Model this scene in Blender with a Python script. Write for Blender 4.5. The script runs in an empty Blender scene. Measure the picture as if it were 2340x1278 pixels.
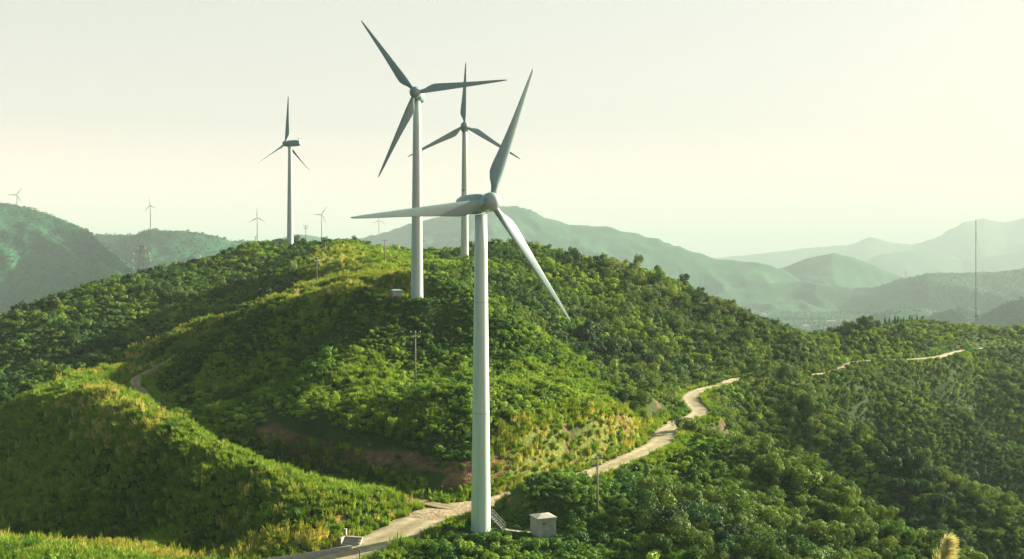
import bpy, bmesh, math, random
import numpy as np
from mathutils import Matrix, Vector, Euler

sc = bpy.context.scene
COL = sc.collection
random.seed(4); RNG = np.random.default_rng(11)

# ============================================================ camera, light, exposure
cam = bpy.data.cameras.new('camera')
cam.sensor_width = 36.0; cam.lens = 36.0            # focal length = picture width
cam.shift_y = -39/2340
cam.clip_start = 0.2; cam.clip_end = 40000
camo = bpy.data.objects.new('camera', cam); COL.objects.link(camo)
camo.location = (0, 0, 0); camo.rotation_euler = (math.radians(90), 0, 0)
sc.camera = camo

SUN_AZ, SUN_EL = math.radians(63), math.radians(21)   # azimuth from the view axis towards the right
w = bpy.data.worlds.new('World'); sc.world = w; w.use_nodes = True
nt = w.node_tree; N = nt.nodes; Lk = nt.links
bg = N['Background']; bg.inputs[1].default_value = 0.1
sky = N.new('ShaderNodeTexSky'); sky.sky_type = 'NISHITA'; sky.sun_disc = False
sky.sun_elevation = SUN_EL; sky.sun_rotation = SUN_AZ; sky.air_density = 1.2; sky.dust_density = 4.0; sky.ozone_density = 0.6
tc = N.new('ShaderNodeTexCoord'); sep = N.new('ShaderNodeSeparateXYZ'); Lk.new(tc.outputs['Generated'], sep.inputs[0])
ramp = N.new('ShaderNodeValToRGB'); Lk.new(sep.outputs['Z'], ramp.inputs[0])
cr = ramp.color_ramp
cr.elements[0].position = 0.0; cr.elements[0].color = (3.5, 1.5, 1.3, 1)
cr.elements[1].position = 0.9; cr.elements[1].color = (.05, .20, .25, 1)
e = cr.elements.new(0.05); e.color = (1.78, 1.15, 1.0, 1)
e = cr.elements.new(0.13); e.color = (.94, .805, .755, 1)
e = cr.elements.new(0.26); e.color = (.705, .74, .675, 1)
e = cr.elements.new(0.5); e.color = (.18, .38, .42, 1)
# brighter, creamier air on the sun's side
dt = N.new('ShaderNodeVectorMath'); dt.operation = 'DOT_PRODUCT'
Lk.new(tc.outputs['Generated'], dt.inputs[0]); dt.inputs[1].default_value = (math.sin(SUN_AZ)*math.cos(SUN_EL), math.cos(SUN_AZ)*math.cos(SUN_EL), math.sin(SUN_EL))
mr = N.new('ShaderNodeMapRange'); Lk.new(dt.outputs['Value'], mr.inputs[0])
mr.inputs[1].default_value = 0.0; mr.inputs[2].default_value = 0.95; mr.inputs[3].default_value = 0.0; mr.inputs[4].default_value = 0.6
mx = N.new('ShaderNodeMix'); mx.data_type = 'RGBA'; Lk.new(mr.outputs[0], mx.inputs[0]); Lk.new(ramp.outputs[0], mx.inputs[6]); mx.inputs[7].default_value = (1.04, .97, .87, 1)
# the sky opposite the sun is deeper and bluer
bk = N.new('ShaderNodeMapRange'); bk.interpolation_type = 'SMOOTHSTEP'; Lk.new(dt.outputs['Value'], bk.inputs[0])
bk.inputs[1].default_value = 0.05; bk.inputs[2].default_value = -0.75; bk.inputs[3].default_value = 0.0; bk.inputs[4].default_value = 1.0
mb = N.new('ShaderNodeMix'); mb.data_type = 'RGBA'; Lk.new(bk.outputs[0], mb.inputs[0]); Lk.new(mx.outputs[2], mb.inputs[6]); mb.inputs[7].default_value = (.03, .13, .16, 1)
vm = N.new('ShaderNodeVectorMath'); vm.operation = 'SCALE'; Lk.new(mb.outputs[2], vm.inputs[0]); vm.inputs[3].default_value = 2.16
sm = N.new('ShaderNodeVectorMath'); sm.operation = 'SCALE'; Lk.new(sky.outputs[0], sm.inputs[0]); sm.inputs[3].default_value = 0.06
ad = N.new('ShaderNodeVectorMath'); ad.operation = 'ADD'; Lk.new(vm.outputs[0], ad.inputs[0]); Lk.new(sm.outputs[0], ad.inputs[1])
Lk.new(ad.outputs[0], bg.inputs[0])

sun = bpy.data.lights.new('sun', 'SUN'); sun.energy = 5.0; sun.angle = math.radians(0.6); sun.color = (1.0, .90, .66)
suno = bpy.data.objects.new('sun', sun); COL.objects.link(suno)
_sd = Vector((math.sin(SUN_AZ)*math.cos(SUN_EL), math.cos(SUN_AZ)*math.cos(SUN_EL), math.sin(SUN_EL)))
suno.rotation_euler = _sd.to_track_quat('Z', 'Y').to_euler(); suno.location = _sd*600

vs = sc.view_settings; vs.view_transform = 'Standard'; vs.look = 'None'; vs.exposure = 2.05; vs.gamma = 1.0; vs.use_curve_mapping = False
cy = sc.cycles
cy.max_bounces = 6; cy.diffuse_bounces = 3; cy.transmission_bounces = 4; cy.transparent_max_bounces = 8; cy.volume_bounces = 1
cy.use_denoising = True; cy.use_adaptive_sampling = True

# ============================================================ the lie of the land
F, U0, V0 = 2340.0, 1170.0, 600.0        # focal length, centre column and eye level, in photo pixels

def P(u, v, d):                           # a place seen at (u, v) and standing d metres ahead
    return ((u-U0)/F*d, d, -(v-V0)/F*d)
def Q(u, z, d):                           # the same with a known height
    return ((u-U0)/F*d, d, z)

# ------------------------------------------------------------------ noise
def _hash(ix, iy, seed):
    h = (ix.astype(np.int64)*374761393 + iy.astype(np.int64)*668265263 + seed*974634541) & 0xffffffff
    h = ((h ^ (h >> 13))*1274126177) & 0xffffffff
    return ((h ^ (h >> 16)) & 0xffff)/65535.0
def vnoise(x, y, seed=0):
    ix, iy = np.floor(x), np.floor(y)
    fx, fy = x-ix, y-iy
    fx = fx*fx*fx*(fx*(fx*6-15)+10); fy = fy*fy*fy*(fy*(fy*6-15)+10)
    a, b = _hash(ix, iy, seed), _hash(ix+1, iy, seed)
    c, d = _hash(ix, iy+1, seed), _hash(ix+1, iy+1, seed)
    return (a+(b-a)*fx)*(1-fy)+(c+(d-c)*fx)*fy
def fbm(x, y, wl, octs=4, seed=0, gain=0.5):
    s = 0; a = 1; n = 0
    c, sn = 0.8, 0.6
    X, Y = x/wl, y/wl
    for k in range(octs):
        s = s+a*(vnoise(X, Y, seed+k*17)-0.5)*2; n += a
        X, Y = (X*c-Y*sn)*2.03+11.3, (X*sn+Y*c)*2.03+5.7
        a *= gain
    return s/n
def ridged(x, y, wl, octs=4, seed=0):
    s = 0; a = 1; n = 0
    X, Y = x/wl, y/wl
    for k in range(octs):
        s = s+a*(1-np.abs(2*vnoise(X, Y, seed+k*13)-1)); n += a
        X, Y = (X*0.8-Y*0.6)*2.1+3.1, (X*0.6+Y*0.8)*2.1+9.2
        a *= 0.5
    return s/n
def sstep(a, b, x):
    t = np.clip((x-a)/(b-a), 0, 1)
    return t*t*(3-2*t)

# ------------------------------------------------------------------ the near hill: heights at known places
CT = [
 # slope below the photographer
 (0,0,-2.2),(0,-50,-4),(-50,-50,-6),(60,-50,-6),(-60,0,-8),(70,0,-8),(0,8,-4.6),(0,30,-12),(0,60,-22),(0,100,-36),(-40,60,-24),(40,60,-24),
 (-60,100,-37),(60,100,-38),(-120,100,-42),(120,100,-46),(0,128,-43),(-50,125,-42.5),(60,128,-44),(120,130,-48),
 (-140,0,-20),(170,0,-24),(-130,50,-30),(140,50,-34),
 # road shelf and turbine pad
 P(760,1278,146),P(880,1230,154),P(950,1195,160),P(1010,1168,167),P(1100,1155,170),P(600,1300,143),
 P(1103,1210,158),P(1240,1225,156),P(1020,1235,153),P(1000,1290,146),P(1200,1290,146),P(1350,1245,156),P(1500,1275,151),
 # earth mound right of the turbine and outer edge of the road
 P(1155,1128,168.5),P(1190,1103,171.5),P(1250,1092,175),P(1350,1112,181),P(1430,1098,189),P(1520,1066,203),P(1590,1014,226),
 Q(1180,-40.4,176),Q(1270,-40,185),
 P(1360,1078,196),P(1450,1042,208),P(1515,1010,222),P(1500,993,229),P(1600,946,262),P(1575,907,285),P(1640,884,310),P(1695,864,335),
 P(1800,857,370),P(1900,851,392),P(1960,827,440),P(2140,816,475),P(2200,802,540),P(2340,789,600),P(2050,822,455),
 # bottom strip and gully at left
 P(780,1230,152),P(600,1252,150),P(300,1260,148),P(0,1270,146),P(-200,1280,145),
 Q(100,-50,165),Q(300,-48,165),Q(500,-45.5,160.5),Q(-100,-53,166),Q(-400,-56,158),
 # foreground spur
 P(950,1162,165),P(830,1128,167),P(700,1085,169),P(590,1056,172),P(480,1024,176),P(380,986,182),P(270,938,190),P(200,905,205),
 P(560,1118,162),P(700,1130,160),P(830,1170,158),P(440,1168,162),P(470,1090,168),
 P(250,1080,180),P(100,1060,192),P(0,1045,199),P(-150,1090,195),P(370,1150,169),P(100,1170,175),P(190,990,194),
 # its crest running back, and the hollow track behind
 P(0,955,215),P(80,915,225),P(150,880,235),P(280,835,250),P(375,815,264),P(-150,1020,205),P(-350,1100,200),
 P(930,1138,172),Q(800,-40,180),Q(700,-39.4,186.5),Q(560,-37.8,194.5),P(440,990,204.5),P(360,930,222),P(312,885,237),P(312,868,245),P(345,852,256),P(385,826,268),
 # hollows behind the two left crests
 Q(0,-43,238),Q(150,-39,256),Q(270,-34,270),Q(-200,-49,235),
 # second crest
 P(530,712,312),P(430,748,298),P(330,792,286),P(200,836,277),P(100,860,271),P(0,880,266),P(-150,920,262),P(-350,990,260),
 Q(430,-28,322),Q(300,-36,312),Q(150,-42,306),Q(0,-47,300),Q(-200,-55,295),Q(520,-22,340),
 # face of the hill across the hollow, up to the left skyline
 P(80,800,345),P(250,740,368),P(400,690,392),P(520,650,415),P(-150,850,340),P(600,610,440),
 P(0,742,400),P(100,705,408),P(180,672,416),P(240,652,424),P(320,640,434),P(400,622,452),P(480,598,475),P(560,572,486),P(620,560,485),
 P(-150,800,390),P(-350,870,380),P(-600,950,370),
 P(663,562,480),P(700,572,470),P(750,558,470),P(800,555,462),P(860,570,438),P(930,580,418),P(1000,586,398),P(1062,594,380),
 P(1120,573,412),P(1180,563,425),P(1250,580,422),P(1350,607,420),P(1450,632,420),P(1530,656,422),P(1600,682,425),P(1700,715,430),P(1800,750,436),P(1870,790,436),P(1925,828,432),
 # front of the turbine knoll
 P(700,985,194),P(800,1010,188.3),P(900,1040,184),P(1000,1052,180.8),P(1080,1056,180.3),P(570,955,203),P(480,930,214),
 P(1130,1045,183),P(1220,1025,188),P(1300,1008,195),P(1400,972,207.5),P(1465,945,219),
 P(950,870,216),P(800,870,219),P(650,870,225),P(520,870,231),P(430,870,240),P(1100,870,217),P(1250,880,219),P(1370,905,223),
 P(950,770,236),P(850,742,243.5),P(950,742,242),P(760,738,251),P(1040,742,243),P(800,770,240),P(650,780,247),P(500,790,258),P(1100,775,238),P(1240,800,240),
 P(953,684,251),P(905,683,252),P(1000,684,249),P(1090,690,250),P(860,682,255),P(760,676,264),P(680,690,272),P(600,715,282),P(500,752,284),
 P(1150,712,254),P(1250,770,256),P(1350,845,250),P(1440,915,240),
 Q(1250,-27,285),Q(1350,-35,280),Q(1450,-39,270),Q(1180,-17,280),
 # rising ground behind the knoll
 P(850,656,280),P(750,650,300),P(690,655,320),P(640,692,318),P(850,630,320),P(800,610,360),P(740,590,410),P(700,620,370),
 P(950,640,310),P(1000,625,330),P(1062,612,350),P(930,600,380),
 Q(600,-14,360),Q(580,-18,340),Q(640,-3,420),
 P(1150,640,350),P(1250,690,345),P(1350,740,345),P(1450,790,340),P(1550,840,330),P(1300,650,385),P(1450,710,380),P(1600,770,385),P(1750,820,390),
 # wooded spurs falling to the right
 P(1560,985,225),P(1650,1000,222),P(1750,1042,216),P(1900,1112,208),P(2000,1172,202),P(2100,1236,195),P(2250,1340,190),
 Q(1600,-44,196),Q(1700,-47,190),Q(1850,-51,180),Q(1700,-46.5,158),Q(1900,-51,165),Q(2100,-57,165),
 P(1720,868,332),P(1850,930,322),P(2000,1020,306),P(2130,1100,294),P(2250,1160,288),P(2340,1202,284),P(2600,1330,270),
 Q(1690,-50,268),Q(1800,-67,258),Q(1850,-49,303),Q(1850,-61,285),Q(2000,-59,288),Q(2000,-75,270),Q(1950,-85,254),Q(2150,-69,275),Q(2150,-86,257),Q(2150,-100,243),Q(2300,-77,268),Q(2300,-96,249),Q(2400,-116,238),
 P(1960,842,422),P(2080,890,420),P(2200,950,418),P(2340,1030,412),P(2600,1150,400),
 Q(1850,-63,370),Q(2000,-51,402),Q(2000,-70,385),Q(2000,-85,370),Q(2150,-64,400),Q(2150,-84,382),Q(2200,-106,364),Q(2300,-79,396),Q(2300,-101,377),Q(2400,-124,356),
 P(2150,822,482),P(2250,862,496),P(2340,902,498),P(2550,980,490),
 Q(2130,-74,452),Q(2300,-98,460),
 # hill across the bend
 P(1830,800,630),P(1880,778,640),P(1940,752,650),P(2040,739,655),P(2120,736,655),P(2200,749,640),P(2340,766,620),P(2500,780,610),
 Q(1900,-54,535),Q(1830,-56,540),P(2010,800,540),P(2060,790,545),P(2150,775,580),P(2300,775,600),P(2120,800,510),P(2250,790,560),
 # back slopes, out of sight
 Q(-300,-60,560),Q(0,-55,540),Q(250,-42,560),Q(450,-34,580),Q(650,-28,600),Q(850,-30,560),Q(1062,-30,520),Q(1250,-32,520),Q(1450,-42,510),Q(1650,-54,510),Q(1780,-60,520),
 Q(-300,-70,720),Q(0,-70,720),Q(450,-60,720),Q(900,-70,720),Q(1300,-80,720),Q(1700,-85,720),Q(1950,-75,740),Q(2200,-78,740),Q(2500,-85,740),Q(2900,-110,720),
 Q(2900,-110,500),Q(2900,-100,350),Q(2900,-80,200),Q(-700,-70,500),Q(-700,-65,300),Q(-700,-60,200),
]
CT = np.array(CT, float)
def _tps(px, py, pz, lam):
    n = len(px)
    S = 100.0
    r2 = ((px[:, None]-px)**2+(py[:, None]-py)**2)/S**2
    K = 0.5*r2*np.log(r2+1e-12)+np.eye(n)*lam
    A = np.zeros((n+3, n+3)); A[:n, :n] = K
    A[:n, n] = 1; A[:n, n+1] = px/S; A[:n, n+2] = py/S
    A[n:, :n] = A[:n, n:].T
    b = np.zeros(n+3); b[:n] = pz
    w = np.linalg.solve(A, b)
    def f(x, y):
        out = np.empty(x.shape).ravel(); X = x.ravel(); Y = y.ravel()
        for i in range(0, len(X), 20000):
            xs, ys = X[i:i+20000], Y[i:i+20000]
            q = ((xs[:, None]-px)**2+(ys[:, None]-py)**2)/S**2
            out[i:i+20000] = (0.5*q*np.log(q+1e-12))@w[:n]+w[n]+w[n+1]*xs/S+w[n+2]*ys/S
        return out.reshape(x.shape)
    return f
_near = _tps(CT[:, 0], CT[:, 1], CT[:, 2], 2e-4)
GX0, GY0, GS = -560.0, -64.0, 3.0
_gx, _gy = np.meshgrid(np.arange(GX0, 640, GS), np.arange(GY0, 840, GS))
NEARG = _near(_gx, _gy)
def bil(G, x, y, x0=GX0, y0=GY0, s=GS):
    fx = np.clip((x-x0)/s, 0, G.shape[1]-1.001); fy = np.clip((y-y0)/s, 0, G.shape[0]-1.001)
    ix = fx.astype(int); iy = fy.astype(int); fx = fx-ix; fy = fy-iy
    return (G[iy, ix]*(1-fx)+G[iy, ix+1]*fx)*(1-fy)+(G[iy+1, ix]*(1-fx)+G[iy+1, ix+1]*fx)*fy

# ------------------------------------------------------------------ roads
def spline(pts, step=1.0):
    p = np.array(pts, float); out = []
    q = np.vstack([2*p[0]-p[1], p, 2*p[-1]-p[-2]])
    for i in range(1, len(q)-2):
        a, b, c, d = q[i-1], q[i], q[i+1], q[i+2]
        n = max(2, int(np.linalg.norm(c-b)/step))
        t = np.linspace(0, 1, n, endpoint=False)[:, None]
        out.append(0.5*((2*b)+(-a+c)*t+(2*a-5*b+4*c-d)*t*t+(-a+3*b-3*c+d)*t**3))
    out.append(p[-1:])
    return np.vstack(out)
ROAD = spline([P(480,1360,134),P(600,1318,140.5),P(760,1278,146),P(880,1230,154),P(950,1197,160),P(1010,1172,166),P(1100,1156,170.5),Q(1185,-40.3,177),Q(1270,-40,186),
               P(1360,1079,196),P(1450,1042,208),P(1508,1013,221),Q(1525,-38.3,234),Q(1560,-38.4,248),P(1598,944,262),P(1578,912,280),P(1600,893,296),P(1650,880,312),P(1697,864,336),P(1800,857,370),P(1900,851,394),P(1960,827,440),P(2050,822,456),P(2140,816,476),P(2210,800,545),P(2345,788,600),P(2500,782,640)])
TRACK = spline([P(1040,1161,168.5),P(985,1150,170.5),P(930,1139,173),Q(800,-40.2,181.5),Q(700,-39.6,188.5),Q(560,-37.9,196.5),P(440,990,206),P(360,930,222),P(318,890,236),P(310,868,245),P(340,850,256),P(385,826,268),P(440,788,284),P(500,754,298),P(560,716,316),P(630,692,322),P(690,672,306),P(780,668,282),P(850,671,266),P(900,682,256)])
def near_line(L, x, y, rmax):
    """distance to a polyline (sampled every metre) and its height there"""
    d = np.full(x.shape, 1e9); z = np.zeros(x.shape)
    X = x.ravel(); Y = y.ravel(); D = d.ravel(); Z = z.ravel()
    m = (X > L[:, 0].min()-rmax) & (X < L[:, 0].max()+rmax) & (Y > L[:, 1].min()-rmax) & (Y < L[:, 1].max()+rmax)
    idx = np.nonzero(m)[0]
    for i in range(0, len(idx), 20000):
        k = idx[i:i+20000]
        q = (X[k][:, None]-L[:, 0])**2+(Y[k][:, None]-L[:, 1])**2
        j = q.argmin(1)
        D[k] = np.sqrt(q[np.arange(len(k)), j]); Z[k] = L[j, 2]
    return D.reshape(x.shape), Z.reshape(x.shape)

# ------------------------------------------------------------------ far hills: (crest, front slope, back slope)
FAR = [
 ([(-700,430,3058),(-300,440,3058),(0,462,2979),(60,474,2948),(130,494,2870),(200,522,2729),(222,540,2572),(262,578,2352),(310,620,2164),(360,665,2038),(450,720,1960)], .34, .5, 1),
 ([(-100,560,3606),(150,542,3606),(215,535,3576),(300,535,3497),(325,526,3419),(345,523,3371),(400,527,3293),(450,530,3293),(485,538,3293),(520,548,3293),(600,553,3371),(700,560,3371),(800,580,3293)], .30, .5, 2),
 ([(560,570,6160),(620,552,6048),(650,540,6048),(680,533,6048),(710,536,6048),(750,547,6048),(800,556,6048),(880,580,6048)], .3, .5, 3),
 ([(640,575,6608),(790,549,6496),(860,535,6384),(950,506,6272),(1050,484,6272),(1120,473,6272),(1175,469,6272),(1210,478,6182),(1240,494,6093),(1300,511,6048),(1390,519,6026),(1500,545,5958),(1560,565,5869),(1640,589,5824),(1740,600,5824),(1790,616,5779),(1850,652,5600),(1900,690,5488),(2000,740,5376)], .36, .5, 4),
 ([(1400,680,6550),(1600,640,6550),(1720,622,6550),(1790,609,6550),(1850,588,6550),(1905,575,6550),(1950,588,6550),(2040,624,6550),(2100,642,6550),(2200,680,6550),(2400,730,6550)], .4, .5, 5),
 ([(1300,620,14560),(1500,600,14560),(1690,583,14560),(1840,565,14560),(1940,557,14560),(1985,540,14560),(2040,553,14560),(2090,556,14560),(2150,536,14560),(2200,506,14560),(2250,498,14560),(2300,506,14560),(2345,494,14560),(2500,490,14560),(2800,505,14560),(3300,520,14560)], .4, .5, 6),
 ([(1800,650,11872),(1930,612,11872),(2020,577,11872),(2080,570,11872),(2140,573,11872),(2200,592,11872),(2280,580,11872),(2400,560,11872),(2700,540,11872),(3200,540,11872)], .4, .5, 7),
 ([(1560,720,4704),(1640,668,5264),(1700,656,5376),(1760,648,5376),(1830,640,5376),(1860,646,5264),(1950,656,5152),(2000,652,5040),(2050,637,4928),(2120,622,4816),(2200,621,4816),(2260,619,4816),(2340,612,4816),(2500,600,4816),(2800,590,4816),(3200,590,4816)], .3, .5, 8),
 ([(1880,760,3248),(1980,724,3248),(2040,708,3248),(2080,710,3248),(2130,717,3203),(2170,703,3136),(2210,703,3091),(2250,715,3024),(2300,692,2912),(2345,678,2867),(2500,650,2800),(2800,630,2800),(3200,630,2800)], .28, .45, 9),
]
def far_h(x, y):
    yy = np.maximum(y, 300.0)
    u = x/yy*F+U0
    lr = sstep(500, 1300, u)
    base = (-66*(1-lr)-104*lr)*(1+1.24*sstep(1050, 3000, yy))+fbm(x, y, 260, 4, 77)*10
    h = base
    for crest, fs, bs, sd in FAR:
        c = np.array(crest, float)
        w = u+fbm(x, y, 380, 3, sd)*10
        v = np.interp(w, c[:, 0], c[:, 1]); d = np.interp(w, c[:, 0], c[:, 2])
        zc = -(v-V0)/F*d
        edge = sstep(c[0, 0]-60, c[0, 0], w)*(1-sstep(c[-1, 0], c[-1, 0]+60, w))
        s = d-yy
        sc = d/2200.0
        rg = ridged(x/sc*0.9+yy/sc*0.3, yy/sc*0.45-x/sc*0.12, 170, 4, sd+30)-0.6       # spurs and gullies running down the slope
        rg2 = fbm(x/sc, yy/sc, 120, 4, sd+50)
        away = sstep(0, 260*sc, np.abs(s))
        g = zc-np.where(s > 0, s*fs, -s*bs)+away*sc*(rg*75+rg2*22)
        g = g+fbm(x/sc, yy/sc, 26, 3, sd+90)*2.2*sc
        g = np.where(edge > 0, g, -400)-(1-edge)*200
        k = 9*sc
        h = np.maximum(h, g)+k*np.exp(-np.abs(h-g)/k)*0.3
    return h

TW = 1.5                                   # half widths
def RWF(y): return np.interp(y, [150, 170, 190, 310, 345, 420], [3.8, 3.7, 2.7, 2.3, 1.7, 1.4])
def height(x, y, carve=True, rough=True):
    near = bil(NEARG, x, y)
    if rough:
        amp = sstep(100, 170, y)
        near = near+amp*(fbm(x, y, 38, 3, 5)*2.8+fbm(x, y, 11, 3, 6)*(1.0+.7*sstep(-15, -40, x)*(1-sstep(230, 290, y)))+fbm(x, y, 4.5, 2, 7)*.4)
        gul = ridged(x+y*0.35, y*0.25, 26, 3, 8)-0.6       # gullies down the wooded slopes
        near = near+gul*(7-3*sstep(330, 420, y))*sstep(20, 80, x)*sstep(200, 300, y)
        gu2 = ridged(x*.9-y*.3, y*.28+x*.1, 21, 3, 18)-.62
        near = near+gu2*(4.5*sstep(190, 225, y)+3.2*sstep(163, 178, y)*(1-sstep(190, 225, y))*sstep(-38, -58, x))*(1-sstep(20, 80, x))*(1-.8*np.exp(-((x+24)**2+(y-252)**2)/500.))
    f = sstep(680, 800, y)
    far = far_h(x, y) if np.any(f > 0) else 0
    h = near*(1-f)+far*f
    if carve:
        for L, w, blend in ((ROAD, RWF(y), np.interp(y, [230, 330], [3.0, 13.0])), (TRACK, TW, 2.6)):
            d, z = near_line(L, x, y, 18)
            k = 1-sstep(w+0.7, w+0.7+blend, d)
            h = h*(1-k)+(z-0.12)*k
        for (cx, cy, cz, r) in PADS:
            d = np.hypot(x-cx, y-cy); k = 1-sstep(r, r+6, d)
            h = h*(1-k)+cz*k
    return h
PADS = [P(1103,1211,158)+(3.4,), P(1240,1222,157)+(2.8,), P(953,683,251)+(3.0,), P(905,683,253)+(2.6,), P(1062,594,380)+(5,), P(663,561,480)+(6,), P(636,562,479)+(5,), P(1015,1162,168.3)+(3.5,)]

# ============================================================ helpers
def tag(o, label=None, cat=None, group=None, kind=None):
    if label: o['label'] = label
    if cat: o['category'] = cat
    if group: o['group'] = group
    if kind: o['kind'] = kind
    return o
def thing(name, loc, label, cat, group=None, rz=0):
    o = bpy.data.objects.new(name, None); COL.objects.link(o)
    o.empty_display_size = .5
    o.location = loc; o.rotation_euler = (0, 0, rz)
    return tag(o, label, cat, group)
def link(name, me, parent=None, loc=None, rot=None, scale=None):
    o = bpy.data.objects.new(name, me); COL.objects.link(o)
    if parent: o.parent = parent
    if loc is not None: o.location = loc
    if rot is not None: o.rotation_euler = rot
    if scale is not None: o.scale = (scale,)*3 if np.isscalar(scale) else scale
    return o
def pymesh(name, v, f, mat=None, smooth=False):
    me = bpy.data.meshes.new(name); me.from_pydata([tuple(map(float, p)) for p in v], [], f)
    if mat: me.materials.append(mat)
    if smooth: me.polygons.foreach_set('use_smooth', [True]*len(me.polygons))
    me.update(); return me
def npmesh(name, v, quads, mat=None, smooth=True):
    me = bpy.data.meshes.new(name); nf = len(quads); k = quads.shape[1]
    me.vertices.add(len(v)); me.vertices.foreach_set('co', np.asarray(v, np.float32).ravel())
    me.loops.add(nf*k); me.loops.foreach_set('vertex_index', quads.astype(np.int32).ravel())
    me.polygons.add(nf); me.polygons.foreach_set('loop_start', np.arange(0, nf*k, k, dtype=np.int32))
    me.polygons.foreach_set('loop_total', np.full(nf, k, np.int32))
    me.polygons.foreach_set('use_smooth', np.full(nf, smooth))
    if mat: me.materials.append(mat)
    me.update(calc_edges=True); me.validate(); return me
class MB:
    """boxes and tubes gathered into one mesh"""
    def __init__(s): s.v = []; s.f = []
    def box(s, c, d, rz=0, taper=1.0):
        b = len(s.v); cs, sn = math.cos(rz), math.sin(rz)
        for z in (-1, 1):
            for x, y in ((-1, -1), (1, -1), (1, 1), (-1, 1)):
                k = taper if z > 0 else 1
                X, Y = x*d[0]/2*k, y*d[1]/2*k
                s.v.append((c[0]+X*cs-Y*sn, c[1]+X*sn+Y*cs, c[2]+z*d[2]/2))
        for q in ((0, 3, 2, 1), (4, 5, 6, 7), (0, 1, 5, 4), (1, 2, 6, 5), (2, 3, 7, 6), (3, 0, 4, 7)): s.f.append([b+i for i in q])
        return s
    def tube(s, a, b, r0, r1=None, n=8, caps=True):
        r1 = r0 if r1 is None else r1
        a, b = Vector(a), Vector(b); d = (b-a).normalized()
        x = d.orthogonal().normalized(); y = d.cross(x); k = len(s.v)
        for p, r in ((a, r0), (b, r1)):
            for i in range(n):
                t = 2*math.pi*i/n; s.v.append(tuple(p+x*(r*math.cos(t))+y*(r*math.sin(t))))
        for i in range(n):
            j = (i+1) % n; s.f.append([k+i, k+j, k+n+j, k+n+i])
        if caps: s.f.append([k+i for i in reversed(range(n))]); s.f.append([k+n+i for i in range(n)])
        return s
    def mesh(s, name, mat, smooth=False, bevel=0):
        me = pymesh(name, s.v, s.f, mat)
        if bevel:
            bm = bmesh.new(); bm.from_mesh(me)
            bmesh.ops.bevel(bm, geom=bm.edges[:], offset=bevel, segments=2, affect='EDGES', profile=.6)
            bm.to_mesh(me); bm.free()
        if smooth: me.polygons.foreach_set('use_smooth', [True]*len(me.polygons))
        return me
    def put(s, name, mat, parent=None, smooth=False, bevel=0, loc=None, rot=None):
        return link(name, s.mesh(name, mat, smooth, bevel), parent, loc, rot)
def gz(x, y):
    return float(height(np.array([[float(x)]]), np.array([[float(y)]]))[0, 0])

# ============================================================ materials
def newmat(name):
    m = bpy.data.materials.new(name); m.use_nodes = True
    return m, m.node_tree.nodes, m.node_tree.links, m.node_tree.nodes['Principled BSDF']
def noise_node(n, l, scale, detail=4, rough=.55, vec=None):
    t = n.new('ShaderNodeTexNoise'); t.inputs['Scale'].default_value = scale; t.inputs['Detail'].default_value = detail; t.inputs['Roughness'].default_value = rough
    if vec is not None: l.new(vec, t.inputs['Vector'])
    return t
def ramp_node(n, l, src, stops):
    r = n.new('ShaderNodeValToRGB'); l.new(src, r.inputs[0]); c = r.color_ramp
    c.elements[0].position, c.elements[0].color = stops[0][0], (*stops[0][1], 1)
    c.elements[1].position, c.elements[1].color = stops[-1][0], (*stops[-1][1], 1)
    for p, k in stops[1:-1]:
        c.elements.new(p).color = (*k, 1)
    return r
def plain(name, c1, c2, scale=2.0, rough=.7, bump=0, metal=0):
    m, n, l, b = newmat(name)
    tcn = n.new('ShaderNodeTexCoord'); t = noise_node(n, l, scale, 5, .6, tcn.outputs['Object'])
    r = ramp_node(n, l, t.outputs[0], [(.3, c1), (.72, c2)]); l.new(r.outputs[0], b.inputs['Base Color'])
    b.inputs['Roughness'].default_value = rough; b.inputs['Metallic'].default_value = metal
    if bump:
        bp = n.new('ShaderNodeBump'); bp.inputs['Strength'].default_value = bump; l.new(t.outputs[0], bp.inputs['Height']); l.new(bp.outputs[0], b.inputs['Normal'])
    return m

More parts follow.
